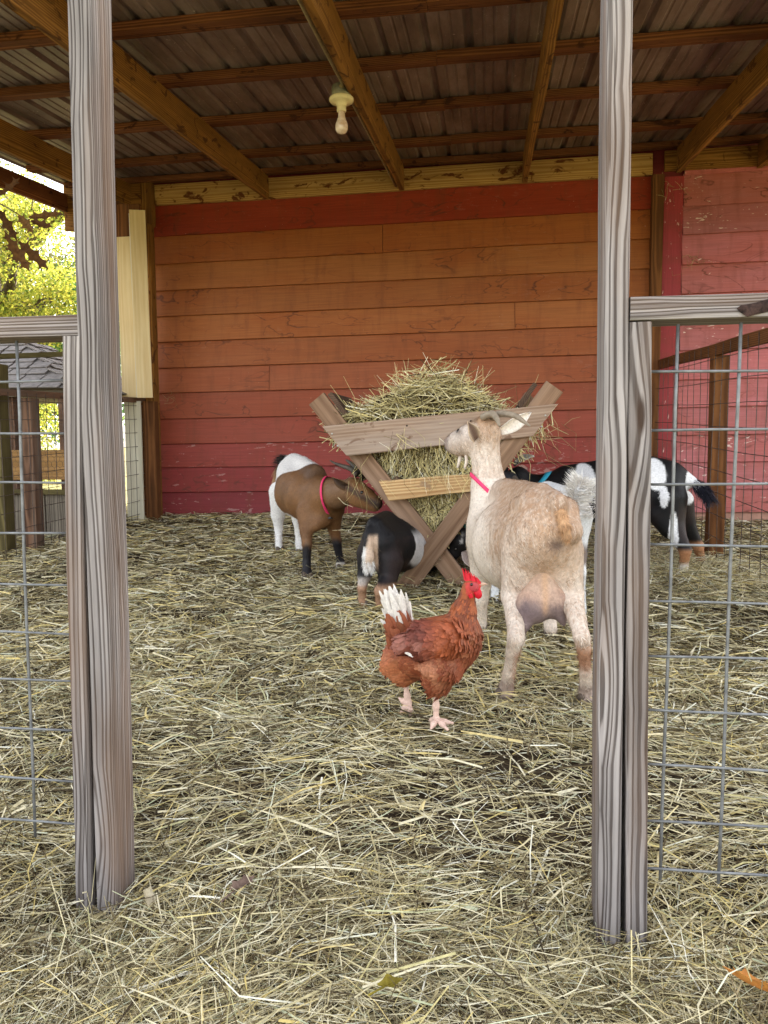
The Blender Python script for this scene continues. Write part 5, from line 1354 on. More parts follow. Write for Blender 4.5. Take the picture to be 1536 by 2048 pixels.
# a few pale quills showing at the wing's lower edge and the thigh
def vane(p0, p1, w, nrm, cols, name, parent, bend=0.0):
    p0, p1, nrm = Vector(p0), Vector(p1), Vector(nrm); ax = p1 - p0; sd = ax.normalized().cross(nrm).normalized()
    V, C = [], []
    for u, wv in ((0, 0.25), (0.2, 0.8), (0.5, 1.0), (0.8, 0.85), (0.95, 0.5), (1.0, 0.12)):
        c = p0 + ax * u + nrm * (bend * u * u)
        V += [c - sd * w * wv / 2, c + nrm * w * 0.10 * wv, c + sd * w * wv / 2]
        cc = np.array(cols[0]) * (1 - u) + np.array(cols[1]) * u if len(cols) == 2 else (np.array(cols[0]) if u < cols[2] else np.array(cols[1]))
        C += [cc] * 3
    F = [(k * 3 + j, k * 3 + j + 1, k * 3 + j + 4, k * 3 + j + 3) for k in range(5) for j in range(2)]
    return V, F, C
def vanes(name, items, parent):
    VV, FF, CC = [], [], []
    for it in items:
        v, f, c = vane(*it); o = len(VV); VV += [tuple(p) for p in v]; FF += [tuple(i + o for i in q) for q in f]; CC += c
    return link(name, np_mesh(name, np.array(VV), np.array(FF), smooth=True, cols={'coat': np.clip(np.array(CC), 0, 1)}), M['plumage'], parent)
wx, wz = wa[0], wa[2]
vanes('white_quill', [((wx - 0.125, 2.062, wz - 0.058), (wx - 0.085, 2.048, wz - 0.074), 0.009, (0, -1, 0), (L(240, 232, 224), L(240, 236, 230)), '', None)], hen)
# tail: fan of brown feathers with long white ones
tb, tt = np.array(J['X_tail'][0][:3]), np.array(J['X_tail'][1][:3])
r = np.random.default_rng(4); items = []
for k in range(130):
    side = -1 if k % 2 else 1
    a = r.normal(-0.10, 0.17); base = tb + np.array([r.uniform(-0.042, 0.004), side * r.uniform(0.002, 0.026), r.uniform(-0.03, 0.02)])
    d = np.array([-0.30 + a, side * 0.10 + r.normal(0, 0.05), 1.0]); d /= np.linalg.norm(d)
    ln = r.uniform(0.098, 0.128) * (1 - 0.5 * abs(a + 0.1))
    items.append((base, base + d * ln, r.uniform(0.009, 0.014), (r.normal(0.1, 0.3), -1.0, 0.05), (L(164, 92, 58), L(240, 234, 226) * r.uniform(0.88, 1.0), 0.40), '', None, 0.004))
for k in range(80):
    side = -1 if k % 3 else 1
    a = r.uniform(-0.34, 0.12); base = tb + np.array([r.uniform(-0.050, 0.012), side * r.uniform(0.018, 0.042), r.uniform(-0.065, 0.008)])
    d = np.array([-0.34 + a, side * 0.08, 1.0]); d /= np.linalg.norm(d)
    ln = r.uniform(0.045, 0.075)
    items.append((base, base + d * ln, 0.014, (0.1, side, 0.05), (L(126, 62, 40) * r.uniform(0.8, 1.15), L(160, 92, 62)), '', None, 0.003))
vanes('tail', items, hen)
Jc = {'c': [(tb[0] - 0.012, tb[1], tb[2] + 0.01, 0.030), (tb[0] - 0.026, tb[1], tb[2] + 0.050, 0.024), (tb[0] - 0.036, tb[1], tb[2] + 0.085, 0.017), (tb[0] - 0.042, tb[1], tb[2] + 0.102, 0.009)]}
CV, CQ = organic(Jc, ['c'], 0.005, 0.02); CV[:, 1] = tb[1] + (CV[:, 1] - tb[1]) * 0.6
link('tail_core', np_mesh('tail_core', CV, CQ, smooth=True, cols={'coat': mixc(sstep(0.030, 0.050, CV[:, 2] - tb[2] + 0.03 * (fbm(CV, 50, 2) - 0.5)), np.tile(L(140, 72, 44), (len(CV), 1)), np.tile(L(236, 228, 218), (len(CV), 1)))}), M['plumage'], hen)
# under tail bulk
Jt = {'t': [(tb[0] + 0.010, tb[1], tb[2] - 0.040, 0.040), (tb[0] - 0.022, tb[1], tb[2] + 0.000, 0.034), (tb[0] - 0.036, tb[1], tb[2] + 0.045, 0.016)]}
TV, TQ = organic(Jt, ['t'], 0.006, 0.02)
rump = link('rump', np_mesh('rump', TV, TQ, smooth=True, cols={'coat': col_hen(TV) * 0.9}), M['plumage'], hen)
feathers(TV, TQ, lambda P: col_hen(P) * 0.85, 420, 0.036, 0.018, lambda P: np.tile(np.array([-0.45, 0, 1.0]), (len(P), 1)), rump, 'rump_feathers', lambda c: np.ones(len(c)), seed=8)
# legs with toes
for leg, toes in (('X_legF', ('X_tF1', 'X_tF2', 'X_tF3', 'X_tF4')), ('X_legB', ('X_tB1', 'X_tB2', 'X_tB3', 'X_tB4'))):
    V2, Q2 = organic({k: J[k] for k in (leg,) + toes}, [leg, *toes], 0.002, 0.005)
    link('leg', np_mesh('leg', V2, Q2, smooth=True), M['shank'], hen)
# head furniture
c0, c1 = np.array(J['X_comb'][0][:3]), np.array(J['X_comb'][1][:3])
out = []; nsp = 6
for k in range(nsp):
    u = k / nsp; b = c0 + (c1 - c0) * u; nx_ = c0 + (c1 - c0) * (u + 1 / nsp); hgt = 0.028 * (1 - 0.6 * u) * (0.8 if k == 0 else 1)
    out += [b + np.array([0, 0, 0.000]), b * 0.62 + nx_ * 0.38 + np.array([-0.009, 0, hgt]), b * 0.30 + nx_ * 0.70 + np.array([-0.003, 0, hgt * 0.40])]
out.append(c1); bot = [c0 + (c1 - c0) * u + np.array([0, 0, -0.013 - 0.003 * math.sin(u * 3)]) for u in np.linspace(1, 0, len(out))]
n = len(out); V = []
for yy in (-0.0045, 0.0045):
    for i, p in enumerate(out): V.append((p[0], p[1] + yy * (0.5 if i % 3 else 1.0) + 0.002 * math.sin(i), p[2]))
    for p in bot: V.append((p[0], p[1] + yy * 1.5, p[2]))
F = []
for o in (0, 2 * n):
    for i in range(n - 1):
        q = (o + i, o + i + 1, o + n + (n - 2 - i), o + n + (n - 1 - i)); F.append(q if o == 0 else q[::-1])
for i in range(n - 1):
    F.append((i, 2 * n + i, 2 * n + i + 1, i + 1)); F.append((n + i, 3 * n + i, 3 * n + i + 1, n + i + 1))
me = bpy.data.meshes.new('comb'); me.from_pydata(V, [], F); bm = bmesh.new(); bm.from_mesh(me); bmesh.ops.recalc_face_normals(bm, faces=bm.faces); bm.to_mesh(me); bm.free()
link('comb', me, M['comb'], hen)
for k in ('X_wattle', 'X_wattle2'):
    p = smooth_pts(J[k], 8); mm = MB().tube([tuple(q[:3]) for q in p], [max(0.001, q[3]) for q in p], 10)
    mm.V = [(v[0], p[0][1] + (v[1] - p[0][1]) * 0.5, v[2]) for v in mm.V]; mm.link('wattle', M['comb'], hen)
fc = J['X_face'][0]; mm = sphere(fc[:3], fc[3]); mm.V = [(fc[0] + (v[0] - fc[0]) * 0.95, fc[1] + (v[1] - fc[1]) * 0.35, fc[2] + (v[2] - fc[2]) * 0.95) for v in mm.V]; mm.link('face', M['face'], hen)
p = smooth_pts(J['X_beak'], 8); MB().tube([tuple(q[:3]) for q in p], [max(0.001, q[3]) for q in p], 10).link('beak', M['beak'], hen)
sphere(J['X_eye'][0][:3], J['X_eye'][0][3] * 0.75).link('eye', M['eye'], hen)

# ================================================================== HAY FEEDER
feeder = empty('hay_feeder', (-0.28, 4.05, 0.10), 'wooden cross legged hay rack with two front boards', 'hay rack')
YFr, YBk = 3.80, 4.34
board('leg', (-0.445, YFr, 0.07), (0.305, YFr, 1.105), 0.096, 0.038, M['feeder_leg'], feeder, up=(0, -1, 0), nseg=8, warp=0.002, bev=0.004)
board('leg', (-0.095, YFr + 0.041, 0.085), (-0.865, YFr + 0.041, 1.065), 0.096, 0.038, M['feeder_leg'], feeder, up=(0, -1, 0), nseg=8, warp=0.002, bev=0.004)
board('leg', (-0.43, YBk, 0.08), (0.23, YBk, 1.09), 0.096, 0.038, M['feeder_leg'], feeder, up=(0, -1, 0), nseg=8, warp=0.002, bev=0.004)
board('leg', (-0.10, YBk - 0.041, 0.09), (-0.85, YBk - 0.041, 1.065), 0.096, 0.038, M['feeder_leg'], feeder, up=(0, -1, 0), nseg=8, warp=0.002, bev=0.004)
def prism(name, quad, y, th, mat, parent, warp=0.0015, nseg=10):
    """board with raked ends, quad = TL, TR, BR, BL in (x, z); local X along the grain"""
    q = [Vector((a, 0, b)) for a, b in quad]
    c = sum(q, Vector()) / 4; xdir = ((q[1] - q[0]) + (q[2] - q[3])).normalized(); zl = Vector((-xdir.z, 0, xdir.x))
    loc = [((p - c).dot(xdir), (p - c).dot(zl)) for p in q]
    rr = np.random.default_rng(int(abs(c.x) * 1e4)); ph = rr.random(4) * 6
    prof = lambda t: [(-1, -1), (-1, -.5), (-1, .5), (-1, 1), (1, 1), (1, .5), (1, -.5), (1, -1)]
    V = []
    for i in range(nseg + 1):
        u = i / nseg
        tx, tz_ = loc[0][0] * (1 - u) + loc[1][0] * u, loc[0][1] * (1 - u) + loc[1][1] * u
        bx, bz = loc[3][0] * (1 - u) + loc[2][0] * u, loc[3][1] * (1 - u) + loc[2][1] * u
        wz_ = warp * math.sin(u * 9 + ph[0]); wy = warp * math.sin(u * 5 + ph[1])
        e = 0.003
        for s, z in ((1, 0), (1, 1), (-1, 1), (-1, 0)):
            for k in ((0, e), (e, 0)) if z == 0 else ((e, 0), (0, e)):
                pass
        for (yy, v) in ((th / 2 - e, 0.0), (-th / 2 + e, 0.0), (-th / 2, 0.03), (-th / 2, 0.97), (-th / 2 + e, 1.0), (th / 2 - e, 1.0), (th / 2, 0.97), (th / 2, 0.03)):
            V.append((bx * (1 - v) + tx * v, yy + wy, bz * (1 - v) + tz_ * v + wz_))
    n = 8; F = []
    for i in range(nseg):
        for j in range(n):
            k = (j + 1) % n; F.append((i * n + j, i * n + k, (i + 1) * n + k, (i + 1) * n + j))
    F += [tuple(range(n))[::-1], tuple(range(nseg * n, nseg * n + n))]
    me = bpy.data.meshes.new(name); me.from_pydata(V, [], F); bm = bmesh.new(); bm.from_mesh(me); bmesh.ops.recalc_face_normals(bm, faces=bm.faces); bm.to_mesh(me); bm.free()
    m = Matrix((xdir, Vector((0, 1, 0)), zl)).transposed().to_4x4(); m.translation = Vector((c.x, y, c.z))
    return link(name, me, mat, parent, m)
big = prism('front_board', [(-0.822, 0.926), (0.318, 1.022), (0.205, 0.870), (-0.700, 0.780)], YFr - 0.031, 0.022, M['feeder'], feeder)
small = prism('front_board', [(-0.540, 0.656), (0.06, 0.700), (0.00, 0.616), (-0.488, 0.557)], YFr - 0.034, 0.028, M['feeder_pine'], feeder)
prism('back_board', [(-0.80, 0.93), (0.20, 0.99), (0.11, 0.85), (-0.69, 0.79)], YBk + 0.032, 0.022, M['feeder_dark'], feeder)
prism('back_board', [(-0.57, 0.66), (-0.02, 0.68), (-0.08, 0.58), (-0.49, 0.56)], YBk + 0.032, 0.022, M['feeder_dark'], feeder)
for (x, z), mt in (((-0.772, 0.888), 'screw'), ((-0.745, 0.828), 'screw'), ((-0.09, 0.945), 'hole'), ((-0.092, 0.908), 'hole'), ((-0.088, 0.862), 'hole'), ((0.262, 0.968), 'screw'), ((0.245, 0.915), 'screw'), ((-0.40, 0.925), 'hole')):
    mb = MB().tube([(x, YFr - 0.0432, z), (x, YFr - 0.040, z)], 0.0048, 8); mb.link('screw', M[mt], big)
def along(p, q, t): return (p[0] + (q[0] - p[0]) * t, p[1] + (q[1] - p[1]) * t)
for (p, q, s) in (((-0.095, 0.085), (-0.855, 1.065), 1), ((-0.44, 0.075), (0.275, 1.10), -1)):
    dx, dz = q[0] - p[0], q[1] - p[1]; l = math.hypot(dx, dz); nx_, nz_ = (dz / l * s, -dx / l * s) if s > 0 else (-dz / l, dx / l)
    if nz_ < 0: nx_, nz_ = -nx_, -nz_
    for t in (0.52, 0.74, 0.935):
        a = along(p, q, t); cx, cz = a[0] + nx_ * 0.062, a[1] + nz_ * 0.062
        board('side_slat', (cx, YFr - 0.012 + 0.045, cz), (cx, YBk + 0.05, cz), 0.135 if t > 0.9 else 0.10, 0.024, M['feeder_dark'], feeder, up=(nx_, 0, nz_), nseg=4, warp=0.002)

# ================================================================== HAY AND STRAW
def strands(P, D, Ln, W, bend, tone, up, tent=False, seed=0):
    r = np.random.default_rng(seed); N = len(P)
    sd = np.cross(D, up); l = np.linalg.norm(sd, axis=1); bad = l < 1e-3
    sd[bad] = (1, 0, 0); sd /= np.maximum(np.linalg.norm(sd, axis=1), 1e-6)[:, None]
    nn = np.cross(sd, D)
    b1 = r.normal(0, 1, N) * bend; b2 = r.normal(0, 1, N) * bend * 0.6
    c0 = P - D * (Ln / 2)[:, None]; c2 = P + D * (Ln / 2)[:, None]
    c1 = P + sd * (b1 * Ln)[:, None] + nn * (np.abs(b2) * Ln * 0.5)[:, None]
    roll = r.uniform(-0.9, 0.9, N); sw = sd * np.cos(roll)[:, None] + nn * np.sin(roll)[:, None]
    rows = []
    for c, k in ((c0, 1.0), (c1, 0.95), (c2, 0.55)):
        h = sw * (W * k / 2)[:, None]
        if tent: rows += [c - h, c + nn * (W * k * 0.4)[:, None], c + h]
        else: rows += [c - h, c + h]
    m = 3 if tent else 2
    V = np.stack(rows, 1).reshape(-1, 3); b = np.arange(N)[:, None] * (3 * m)
    F = []
    for i in range(2):
        for j in range(m - 1):
            o = i * m + j; F.append(np.column_stack([b + o, b + o + 1, b + o + m + 1, b + o + m]))
    return V, np.concatenate(F), np.repeat(tone, 3 * m)

def join(parts):
    Vs, Fs, Ts, o = [], [], [], 0
    for V, F, T in parts: Vs.append(V); Fs.append(F + o); Ts.append(T); o += len(V)
    return np.concatenate(Vs), np.concatenate(Fs), np.concatenate(Ts)

def tones(N, r, P):
    cl = fbm(P, 3.0, 3); t = 0.04 + 0.74 * r.random(N) ** 0.85 + 0.5 * (cl - 0.5)
    pick = r.random(N); t = np.where(pick < 0.10, r.uniform(0.76, 0.86, N), t); t = np.where((pick > 0.10) & (pick < 0.19), r.uniform(0.86, 1.0, N), t)
    t = np.where((pick > 0.19) & (pick < 0.30), r.uniform(0.0, 0.15, N), t)
    return np.clip(t, 0, 1)

def bedding(N, y0, y1, wpix, lmin, lmax, seed, tent, tilt, zspread, wmin, xpad=0.35):
    r = np.random.default_rng(seed)
    y = y0 * (y1 / y0) ** r.random(N)
    # the view is turned a little to the left
    xl, xr = -0.70 * y - xpad, 0.40 * y + xpad
    x = np.clip(xl, -4.2, None) + (np.clip(xr, None, 2.95) - np.clip(xl, -4.2, None)) * r.random(N)
    keep = y < 6.55
    x, y = x[keep], y[keep]; N = len(x)
    # bare trodden patches where fewer stalks lie
    bare = np.exp(-((x + 0.02) / 0.55) ** 2 - ((y - 2.35) / 0.45) ** 2) * 0.45
    thick = fbm(np.column_stack([x, y, np.full(N, 3.0)]), 1.8, 3)
    k = (r.random(N) > bare) & (r.random(N) < 0.62 + 1.6 * (thick - 0.42)); x, y = x[k], y[k]; N = len(x)
    P = np.column_stack([x, y, hay_h(x, y)])
    ang0 = 6.0 * fbm(P * np.array([1, 1, 0]), 1.6, 2)
    ang = np.where(r.random(N) < 0.30, ang0 + r.normal(0, 0.5, N), r.random(N) * 6.283)
    el = r.normal(0, tilt, N)
    D = np.column_stack([np.cos(ang) * np.cos(el), np.sin(ang) * np.cos(el), np.sin(el)])
    Ln = r.uniform(lmin, lmax, N) * r.uniform(0.5, 1.0, N); W = np.maximum(wmin, wpix * y / 770.0) * r.uniform(0.6, 1.35, N)
    P[:, 2] += r.random(N) ** 1.5 * zspread + np.abs(np.sin(el)) * Ln * 0.35 - 0.006
    T = tones(N, r, P)
    return strands(P, D, Ln, W, 0.05, T, np.tile(np.array([0, 0, 1.0]), (N, 1)), tent, seed + 1)
parts = [bedding(110000, 2.0, 7.0, 1.05, 0.05, 0.20, 21, False, 0.12, 0.026, 0.0018),
         bedding(60000, 0.62, 2.4, 0.80, 0.04, 0.15, 22, True, 0.16, 0.030, 0.0010),
         bedding(24000, 0.62, 4.0, 1.5, 0.05, 0.20, 25, True, 0.15, 0.034, 0.0018),
         bedding(2600, 0.62, 3.0, 2.2, 0.10, 0.26, 23, True, 0.10, 0.038, 0.0030),
         bedding(700, 0.62, 1.8, 3.6, 0.04, 0.08, 24, True, 0.12, 0.034, 0.0050)]
# hay drifted up against the feet of the front panels
def drift(N, cx, sx, cy, sy, h, seed):
    r = np.random.default_rng(seed); x = r.normal(cx, sx, N); y = r.normal(cy, sy, N)
    P = np.column_stack([x, y, hay_h(x, y) + np.abs(r.normal(0, h, N))])
    el = r.normal(0.1, 0.38, N); ang = r.random(N) * 6.283
    D = np.column_stack([np.cos(ang) * np.cos(el), np.sin(ang) * np.cos(el), np.sin(el)])
    return strands(P, D, r.uniform(0.06, 0.20, N), r.uniform(0.0013, 0.0028, N), 0.10, tones(N, r, P), np.tile(np.array([0, 0.2, 1.0]), (N, 1)), True, seed)
parts += [drift(1500, -1.30, 0.40, 1.18, 0.09, 0.030, 31), drift(1800, 0.80, 0.38, 1.14, 0.10, 0.036, 32), drift(160, -0.70, 0.08, 1.24, 0.05, 0.012, 33), drift(160, 0.24, 0.08, 1.24, 0.05, 0.012, 34),
          drift(1500, 1.05, 0.25, 4.1, 0.30, 0.04, 35), drift(1600, -0.3, 0.45, 4.2, 0.3, 0.035, 36)]
V, F, T = join(parts)
o = link('straw_bedding', np_mesh('straw_bedding', V, F, attrs={'tone': T}), M['straw']); tag(o, 'loose pale hay and straw covering the pen floor', 'straw', kind='stuff')

# hay heaped in the rack
def rack_hay():
    r = np.random.default_rng(77); out = []
    def batch(P, D, Ln, W, bend, up, seed): out.append(strands(P, D, Ln, W, bend, np.clip(r.normal(0.50, 0.30, len(P)), 0, 1), up, False, seed))
    N = 3600                                                   # heap on top
    u = r.uniform(-1, 1, N); v = r.uniform(-1, 1, N)
    x = -0.35 + 0.42 * u; y = 4.06 + 0.22 * v
    hgt = 1.0 + 0.16 * np.exp(-((x + 0.28) / 0.27) ** 2) * (1 - 0.55 * v * v) - 0.05 * u * u + 0.045 * r.normal(0, 1, N) * np.exp(-((x + 0.24) / 0.25) ** 2)
    P = np.column_stack([x, y, hgt - 0.06 * r.random(N) ** 2 * 2])
    ang = r.random(N) * 6.283; el = r.normal(0.05, 0.36, N)
    D = np.column_stack([np.cos(ang) * np.cos(el), 0.7 * np.sin(ang) * np.cos(el), np.sin(el)]); D /= np.linalg.norm(D, axis=1)[:, None]
    batch(P, D, r.uniform(0.10, 0.28, N), r.uniform(0.003, 0.0055, N), 0.10, np.tile((0, -0.6, 0.8), (N, 1)), 5)
    N = 60                                                     # stray stalks sticking out of the heap
    x = r.normal(-0.32, 0.22, N); P = np.column_stack([x, r.uniform(3.9, 4.1, N), 1.01 + 0.14 * np.exp(-((x + 0.27) / 0.24) ** 2)])
    ang = r.uniform(0.25, 2.9, N); D = np.column_stack([np.cos(ang), r.normal(-0.2, 0.3, N), np.sin(ang) * 0.8]); D /= np.linalg.norm(D, axis=1)[:, None]
    batch(P + D * 0.06, D, r.uniform(0.12, 0.26, N), r.uniform(0.002, 0.0034, N), 0.12, np.tile((0, -1.0, 0.1), (N, 1)), 6)
    N = 2600                                                   # face of the wedge between and below the boards
    z = r.uniform(0.36, 0.97, N) ** 1.0; w = (z - 0.34) / 0.75
    xl, xr = -0.265 - 0.77 * w + 0.05, -0.235 + 0.71 * w - 0.05
    x = xl + (xr - xl) * r.random(N); y = 3.855 + 0.03 * r.random(N) - 0.02 * np.sin((x + 0.3) * 5)
    P = np.column_stack([x, y, z]); a = r.normal(1.57, 0.65, N)
    D = np.column_stack([np.cos(a), r.normal(0, 0.22, N), np.sin(a)]); D /= np.linalg.norm(D, axis=1)[:, None]
    batch(P, D, r.uniform(0.06, 0.20, N), r.uniform(0.0025, 0.0052, N), 0.09, np.tile((0, -1.0, 0.0), (N, 1)), 7)
    N = 500                                                    # left and right faces, back
    z = r.uniform(0.5, 0.98, N); w = (z - 0.34) / 0.75; s = r.random(N) < 0.5
    x = np.where(s, -0.265 - 0.77 * w + 0.12, -0.235 + 0.71 * w - 0.12); y = r.uniform(3.88, 4.3, N)
    a = r.random(N) * 6.28; D = np.column_stack([0.4 * np.cos(a), np.sin(a), r.normal(0, 0.6, N)]); D /= np.linalg.norm(D, axis=1)[:, None]
    batch(np.column_stack([x, y, z]), D, r.uniform(0.06, 0.16, N), r.uniform(0.002, 0.0035, N), 0.1, np.tile((1, 0, 0.3), (N, 1)), 8)
    N = 110                                                    # strands pulled through and hanging in front of the boards
    x = r.uniform(-0.50, -0.02, N); z = r.uniform(0.62, 0.86, N); P = np.column_stack([x, 3.742 - 0.012 * r.random(N), z]); a = r.normal(-1.57, 0.5, N)
    D = np.column_stack([np.cos(a), r.normal(0, 0.05, N), np.sin(a)]); D /= np.linalg.norm(D, axis=1)[:, None]
    batch(P, D, r.uniform(0.06, 0.16, N), r.uniform(0.0014, 0.0024, N), 0.13, np.tile((0, -1.0, 0.0), (N, 1)), 9)
    N = 36                                                     # wisps at the right end
    P = np.column_stack([r.normal(0.24, 0.05, N), r.uniform(3.85, 4.2, N), r.normal(0.90, 0.05, N)]); a = r.normal(-0.7, 0.7, N)
    D = np.column_stack([np.cos(a), r.normal(0, 0.3, N), np.sin(a)]); D /= np.linalg.norm(D, axis=1)[:, None]
    batch(P + D * 0.06, D, r.uniform(0.07, 0.20, N), r.uniform(0.0016, 0.0028, N), 0.14, np.tile((0, -1.0, 0.0), (N, 1)), 10)
    N = 15                                                     # wisps drooping at the left end, over the brown goat's face
    P = np.column_stack([r.normal(-0.64, 0.05, N), r.uniform(3.74, 3.9, N), r.normal(0.60, 0.07, N)]); a = r.normal(-1.8, 0.45, N)
    D = np.column_stack([np.cos(a), r.normal(0, 0.2, N), np.sin(a)]); D /= np.linalg.norm(D, axis=1)[:, None]
    batch(P, D, r.uniform(0.07, 0.20, N), r.uniform(0.0015, 0.0026, N), 0.14, np.tile((0, -1.0, 0.0), (N, 1)), 11)
    # one tall bent stalk
    batch(np.array([[-0.13, 3.95, 1.17]]), np.array([[0.42, 0, 0.9]]) / 0.993, np.array([0.24]), np.array([0.0035]), 0.08, np.array([[0, -1.0, 0]]), 12)
    return join(out)
V, F, T = rack_hay()
rh = link('rack_hay', np_mesh('rack_hay', V, F, attrs={'tone': T}), M['fresh_hay']); tag(rh, 'dry hay heaped in the wooden cross legged rack', 'hay', kind='stuff')
# packed core so that no light shows through the heap
mb = MB(); secs = []
for z, g in ((0.42, 0.02), (0.60, 0.05), (0.80, 0.05), (0.93, 0.08), (1.02, 0.25), (1.09, 0.38)):
    w = (min(z, 0.99) - 0.34) / 0.75; secs.append((-0.265 - 0.77 * w + g + 0.04, -0.235 + 0.71 * w - g - 0.05 - (0.06 if z > 1 else 0), z))
for a, b, z in secs:
    yy0, yy1 = (3.885, 4.28) if z < 1 else (3.93, 4.20)
    mb.V += [(a, yy0, z), (b, yy0, z), (b, yy1, z), (a, yy1, z)]
for k in range(len(secs) - 1):
    for i in range(4): mb.F.append((k * 4 + i, k * 4 + (i + 1) % 4, k * 4 + 4 + (i + 1) % 4, k * 4 + 4 + i))
mb.F += [(3, 2, 1, 0), (20, 21, 22, 23)]
me = mb.mesh('packed_core', False); at = me.attributes.new('tone', 'FLOAT', 'POINT'); at.data.foreach_set('value', [0.0] * len(me.vertices))  # darkest hay tone: shade of the gaps between strands put into the colour
o = link('packed_core', me, M['fresh_hay'], rh); o['kind'] = 'stuff'

# dusty cobwebs with caught chaff on the barn wall
def cobweb(c, n, rad, seed):
    r = np.random.default_rng(seed); P = np.array(c) + r.normal(0, 1, (n, 3)) * np.array([rad, 0.012, rad * 0.8])
    P[:, 1] = np.minimum(P[:, 1], 6.565); D = r.normal(0, 1, (n, 3)) * np.array([1, 0.35, 0.8]); D /= np.linalg.norm(D, axis=1)[:, None]
    V, F, T = strands(P, D, r.uniform(0.03, 0.14, n), r.uniform(0.0015, 0.0028, n), 0.2, r.uniform(0.15, 0.4, n), np.tile((0, -1.0, 0.1), (n, 1)), False, seed)
    o = link('cobweb', np_mesh('cobweb', V, F, attrs={'tone': T}), M['fresh_hay'], barn); o['kind'] = 'stuff'
cobweb((1.60, 6.55, 2.27), 16, 0.045, 61); cobweb((-2.80, 6.55, 1.24), 14, 0.04, 63); cobweb((1.42, 6.50, 2.80), 14, 0.06, 65)

# ================================================================== FALLEN LEAVES ON THE STRAW
def leaf_shape(lobes, length, width, sharp=0.45):
    pts = []
    n = 10 * lobes
    for i in range(n + 1):
        u = i / n; env = math.sin(math.pi * min(1, u * 0.92 + 0.06)) ** 0.7
        w = width / 2 * env * (1 - sharp * (0.5 + 0.5 * math.cos(2 * math.pi * lobes * u)))
        fx = u * length + 0.12 * width * math.sin(2 * math.pi * lobes * u)
        pts.append((fx, w))
    return pts
def leaf_mesh(name, pts, curl=0.15, tone=0.5, seed=0):
    r = random.Random(seed); V, F = [], []
    Lh = pts[-1][0]
    for x, w in pts:
        zz = curl * (x / Lh - 0.5) ** 2 * Lh
        V += [(x, -w, zz + abs(w) * curl * 1.6), (x, 0, zz), (x, w, zz + abs(w) * curl * 1.6)]
    for i in range(len(pts) - 1):
        F += [(3 * i, 3 * i + 1, 3 * i + 4, 3 * i + 3), (3 * i + 1, 3 * i + 2, 3 * i + 5, 3 * i + 4)]
    s = len(V); V += [(-0.35 * Lh, 0.002, -0.01), (-0.35 * Lh, -0.002, -0.01), (0.02, -0.0015, 0), (0.02, 0.0015, 0)]; F.append((s, s + 1, s + 2, s + 3))
    me = bpy.data.meshes.new(name); me.from_pydata([tuple(v) for v in V], [], F); me.update()
    a = me.attributes.new('tone', 'FLOAT', 'POINT'); a.data.foreach_set('value', [min(1, max(0, tone + r.uniform(-0.2, 0.2))) for _ in V])
    return me
M['leaf_orange'] = attr_ramp('orange_leaf', [(0, srgb(150, 84, 40)), (0.5, srgb(206, 140, 72)), (1, srgb(226, 180, 100))], translucent=0.15)
M['leaf_olive'] = attr_ramp('olive_leaf', [(0, srgb(84, 70, 20)), (0.5, srgb(126, 112, 36)), (1, srgb(150, 136, 60))], translucent=0.15)
M['leaf_dead'] = attr_ramp('dead_leaf', [(0, srgb(74, 58, 50)), (0.5, srgb(112, 92, 82)), (1, srgb(140, 120, 106))], translucent=0.1)
M['leaf_pale'] = attr_ramp('pale_leaf', [(0, srgb(150, 138, 112)), (0.5, srgb(186, 176, 150)), (1, srgb(206, 198, 172))], translucent=0.1)
for (x, y, ang, ln, wd, lob, mt, lab, tl) in (
        (0.388, 1.125, 2.5, 0.090, 0.075, 2, 'leaf_orange', 'curled orange fallen leaf on the straw by the right post foot', 0.5),
        (-0.140, 1.062, 0.5, 0.040, 0.026, 1, 'leaf_olive', 'small olive green fallen leaf on the straw in front', 0.15),
        (-0.432, 1.265, 1.0, 0.055, 0.034, 2, 'leaf_dead', 'dull brown fallen leaf on the straw inside the entrance', 0.1),
        (-0.622, 1.285, 1.9, 0.060, 0.030, 1, 'leaf_pale', 'pale dry fallen leaf leaning beside the left post foot', 0.7)):
    me = leaf_mesh('fallen_leaf', leaf_shape(lob, ln, wd), 0.3, 0.5, int(ang * 10))
    z = float(hay_h(np.array([x]), np.array([y]))[0]) + 0.052
    m = Matrix.Translation((x, y, z)) @ Matrix.Rotation(ang, 4, 'Z') @ Matrix.Rotation(tl, 4, 'X') @ Matrix.Translation((-ln / 2, 0, 0))
    o = link('fallen_leaf', me, M[mt], None, m); tag(o, lab, 'leaf')

